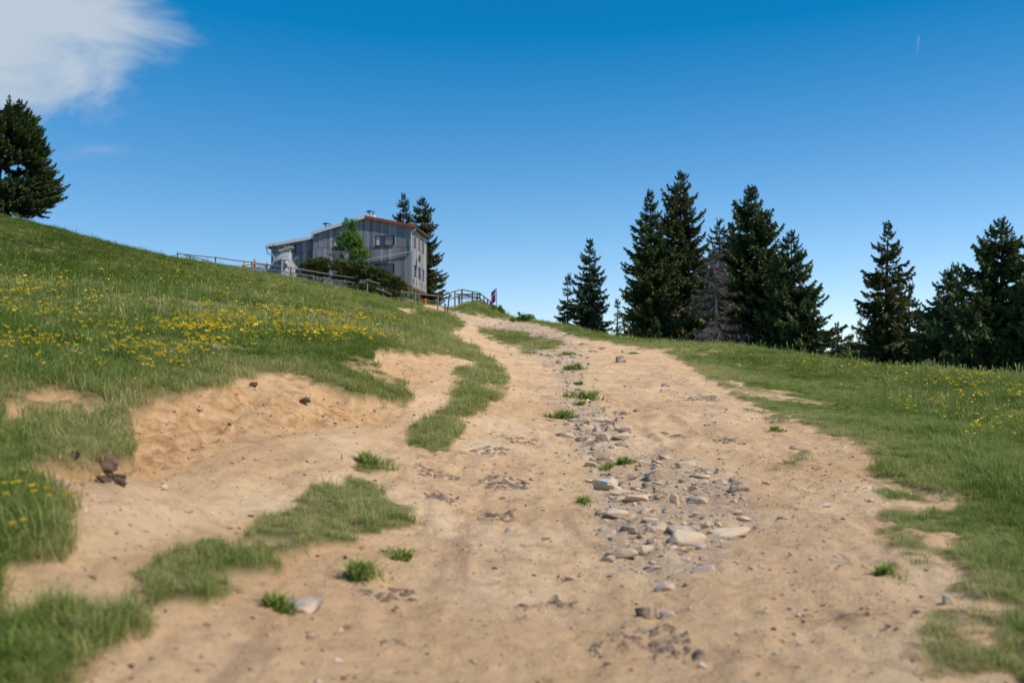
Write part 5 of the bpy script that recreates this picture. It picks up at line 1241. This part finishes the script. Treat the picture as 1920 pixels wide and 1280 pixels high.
# close ones in the hummock at the left edge, each with stem and bloom
near = [(10,927),(28,922),(39,924),(51,930),(60,943),(78,935),(98,949),(118,940),(82,897),(40,897),(122,915),(8,946),(8,1005),(38,998),(60,930),(117,948)]
rf_ = random.Random(3)
HL = ["yellow flower in the grass hummock at the left edge, nearest the hummock's right end", ]
for i, (px, py) in enumerate(near):
    tp_ = hit(px, py + 22); Y = tp_[1]; q = P(px, py, Y); g0 = gz(q[0], Y); h = max(.10, min(.30, q[2] - g0))
    _, so_, bo_ = FM[i % 5]
    o = empty("yellow_flower", (q[0], Y, g0), rf_.uniform(0, 6.28)); o.scale = (.13, .13, h)
    obj("stem", so_, None, o); obj("bloom", bo_, None, o)
    tag(o, "bright yellow flower among the grass hummock at the left edge", "flower", "yellow flowers in the left-edge hummock")
blobs = [(110,560,130,34,150,"L1"),(30,575,45,30,60,"L1"),(180,652,90,14,34,"L2"),(70,672,80,14,26,"L2"),(350,648,60,24,110,"L3"),(310,675,60,18,55,"L3"),(400,615,70,26,120,"L4"),(470,605,80,20,90,"L4"),(560,592,110,10,150,"L5"),(640,600,70,7,100,"L5"),(430,632,60,16,60,"L4"),(640,638,70,10,130,"L6"),(690,605,50,6,80,"L5"),(560,632,50,8,40,"L6"),
         (250,520,160,20,120,"L7"),(420,530,120,16,120,"L7"),(540,545,90,12,110,"L7"),(330,497,60,6,50,"L7"),(650,565,80,8,90,"L7"),(740,600,30,6,30,"L6"),(150,480,120,25,60,"L7"),(870,585,50,8,24,"L7"),(760,585,30,8,25,"L7"),(280,720,120,20,30,"L3"),
         (1360,652,130,7,130,"R1"),(1560,688,140,8,120,"R1"),(1740,706,140,12,170,"R2"),(1860,722,90,14,150,"R2"),(1850,768,70,18,70,"R3"),(1880,800,50,24,70,"R3"),(1760,760,70,22,40,"R3"),(1690,765,14,10,8,"R3"),(1240,640,60,4,24,"R1"),(1850,745,90,16,70,"R2")]
FL = {"L1": ("yellow flower in the loose drift at the far left of the hillside", "yellow flowers at the far left of the hillside"), "L2": ("yellow flower in the small clusters low on the left meadow", "yellow flowers low on the left meadow"), "L3": ("yellow flower in the bright patch right above the bare bank's lip", "yellow flowers above the bank lip"),
      "L4": ("yellow flower in the drift in the middle of the left meadow", "yellow flowers in the mid meadow"), "L5": ("yellow flower in the dense yellow band below the mugo pines", "yellow flowers in the dense band"), "L6": ("yellow flower in the patch above the upper scoop of bare soil", "yellow flowers above the upper scoop"), "L7": ("yellow flower sprinkled high on the left hillside", "yellow flowers high on the hillside"),
      "R1": ("yellow flower along the grassy rim below the spruce stand", "yellow flowers on the right rim"), "R2": ("yellow flower in the golden strip before the right-edge spruces", "yellow flowers before the right-edge spruces"), "R3": ("yellow flower in the open meadow at the right edge", "yellow flowers in the right meadow")}
rec = []
for (bx, by, rx, ry, n, z_) in blobs:
    n = int(n * (1.4 if z_[0] == 'R' else 2.6)); pxx = RNG.normal(bx, rx * .85, n); pyy = RNG.normal(by, ry * .95, n)
    cl = fbm(pxx / 14.0, pyy / 6.0, 2, 8)
    for a, b, c in zip(pxx, pyy, cl):
        if c > .46: rec.append((a, b, z_))
# march all rays together
A = np.array([r_[0] for r_ in rec]); B = np.array([r_[1] + 4 for r_ in rec])
Yg = 3.2 * (84 / 3.2) ** np.linspace(0, 1, 260)
aa = (A[:, None] - 960) / F; bb = (640 - B[:, None]) / F; kk = Yg[None] / (ca - bb * sa); XX_ = aa * kk; ZZ_ = CAMZ + (sa + bb * ca) * kk
GG = base_h(XX_, np.broadcast_to(Yg[None], XX_.shape)); hitm = GG >= ZZ_; ii = np.argmax(hitm, 1); ok = hitm.any(1)
fx_ = XX_[np.arange(len(A)), ii]; fy_ = Yg[ii] * RNG.uniform(.995, 1.005, len(A))
ok &= soil(fx_, fy_) < .3
fx_, fy_, zn_ = fx_[ok], fy_[ok], [rec[i][2] for i in np.nonzero(ok)[0]]
fz_ = height(fx_, fy_); hh_ = samp(HGT, *pix(fx_, fy_)) * RNG.uniform(1.25, 1.8, len(fx_)) + .05
bs = np.exp(RNG.normal(0, .28, len(fx_))) * np.clip(.115 + fy_ * .0030, .115, .28)
order = np.argsort(fy_); NI = 280
for j in order[:NI]:
    o = bpy.data.objects.new("yellow_flower", FM[j % 5][0]); C.objects.link(o)
    o.location = (fx_[j], fy_[j], fz_[j]); o.scale = (bs[j], bs[j], hh_[j]); o.rotation_euler = (0, 0, RNG.uniform(0, 6.28)); lb, gp = FL[zn_[j]]; tag(o, lb, "flower", gp)
fcol = bpy.data.collections.new("flower_library")
for i in range(5): fcol.objects.link(bpy.data.objects.new("bloom_%d" % i, FM[i][0]))
rest = order[NI:]
o = scatter("yellow_flowers", np.stack([fx_[rest], fy_[rest], fz_[rest]], 1), {"pick": RNG.integers(0, 5, len(rest)), "rot": np.stack([RNG.normal(0, .25, len(rest)), RNG.normal(0, .25, len(rest)), RNG.uniform(0, 6.28, len(rest))], 1), "scl": np.stack([bs[rest] * 1.25, bs[rest] * 1.25, hh_[rest]], 1)}, fcol, M_PETAL)
tag(o, "drifts of tiny yellow flowers over the far meadow", "flowers", kind="stuff")
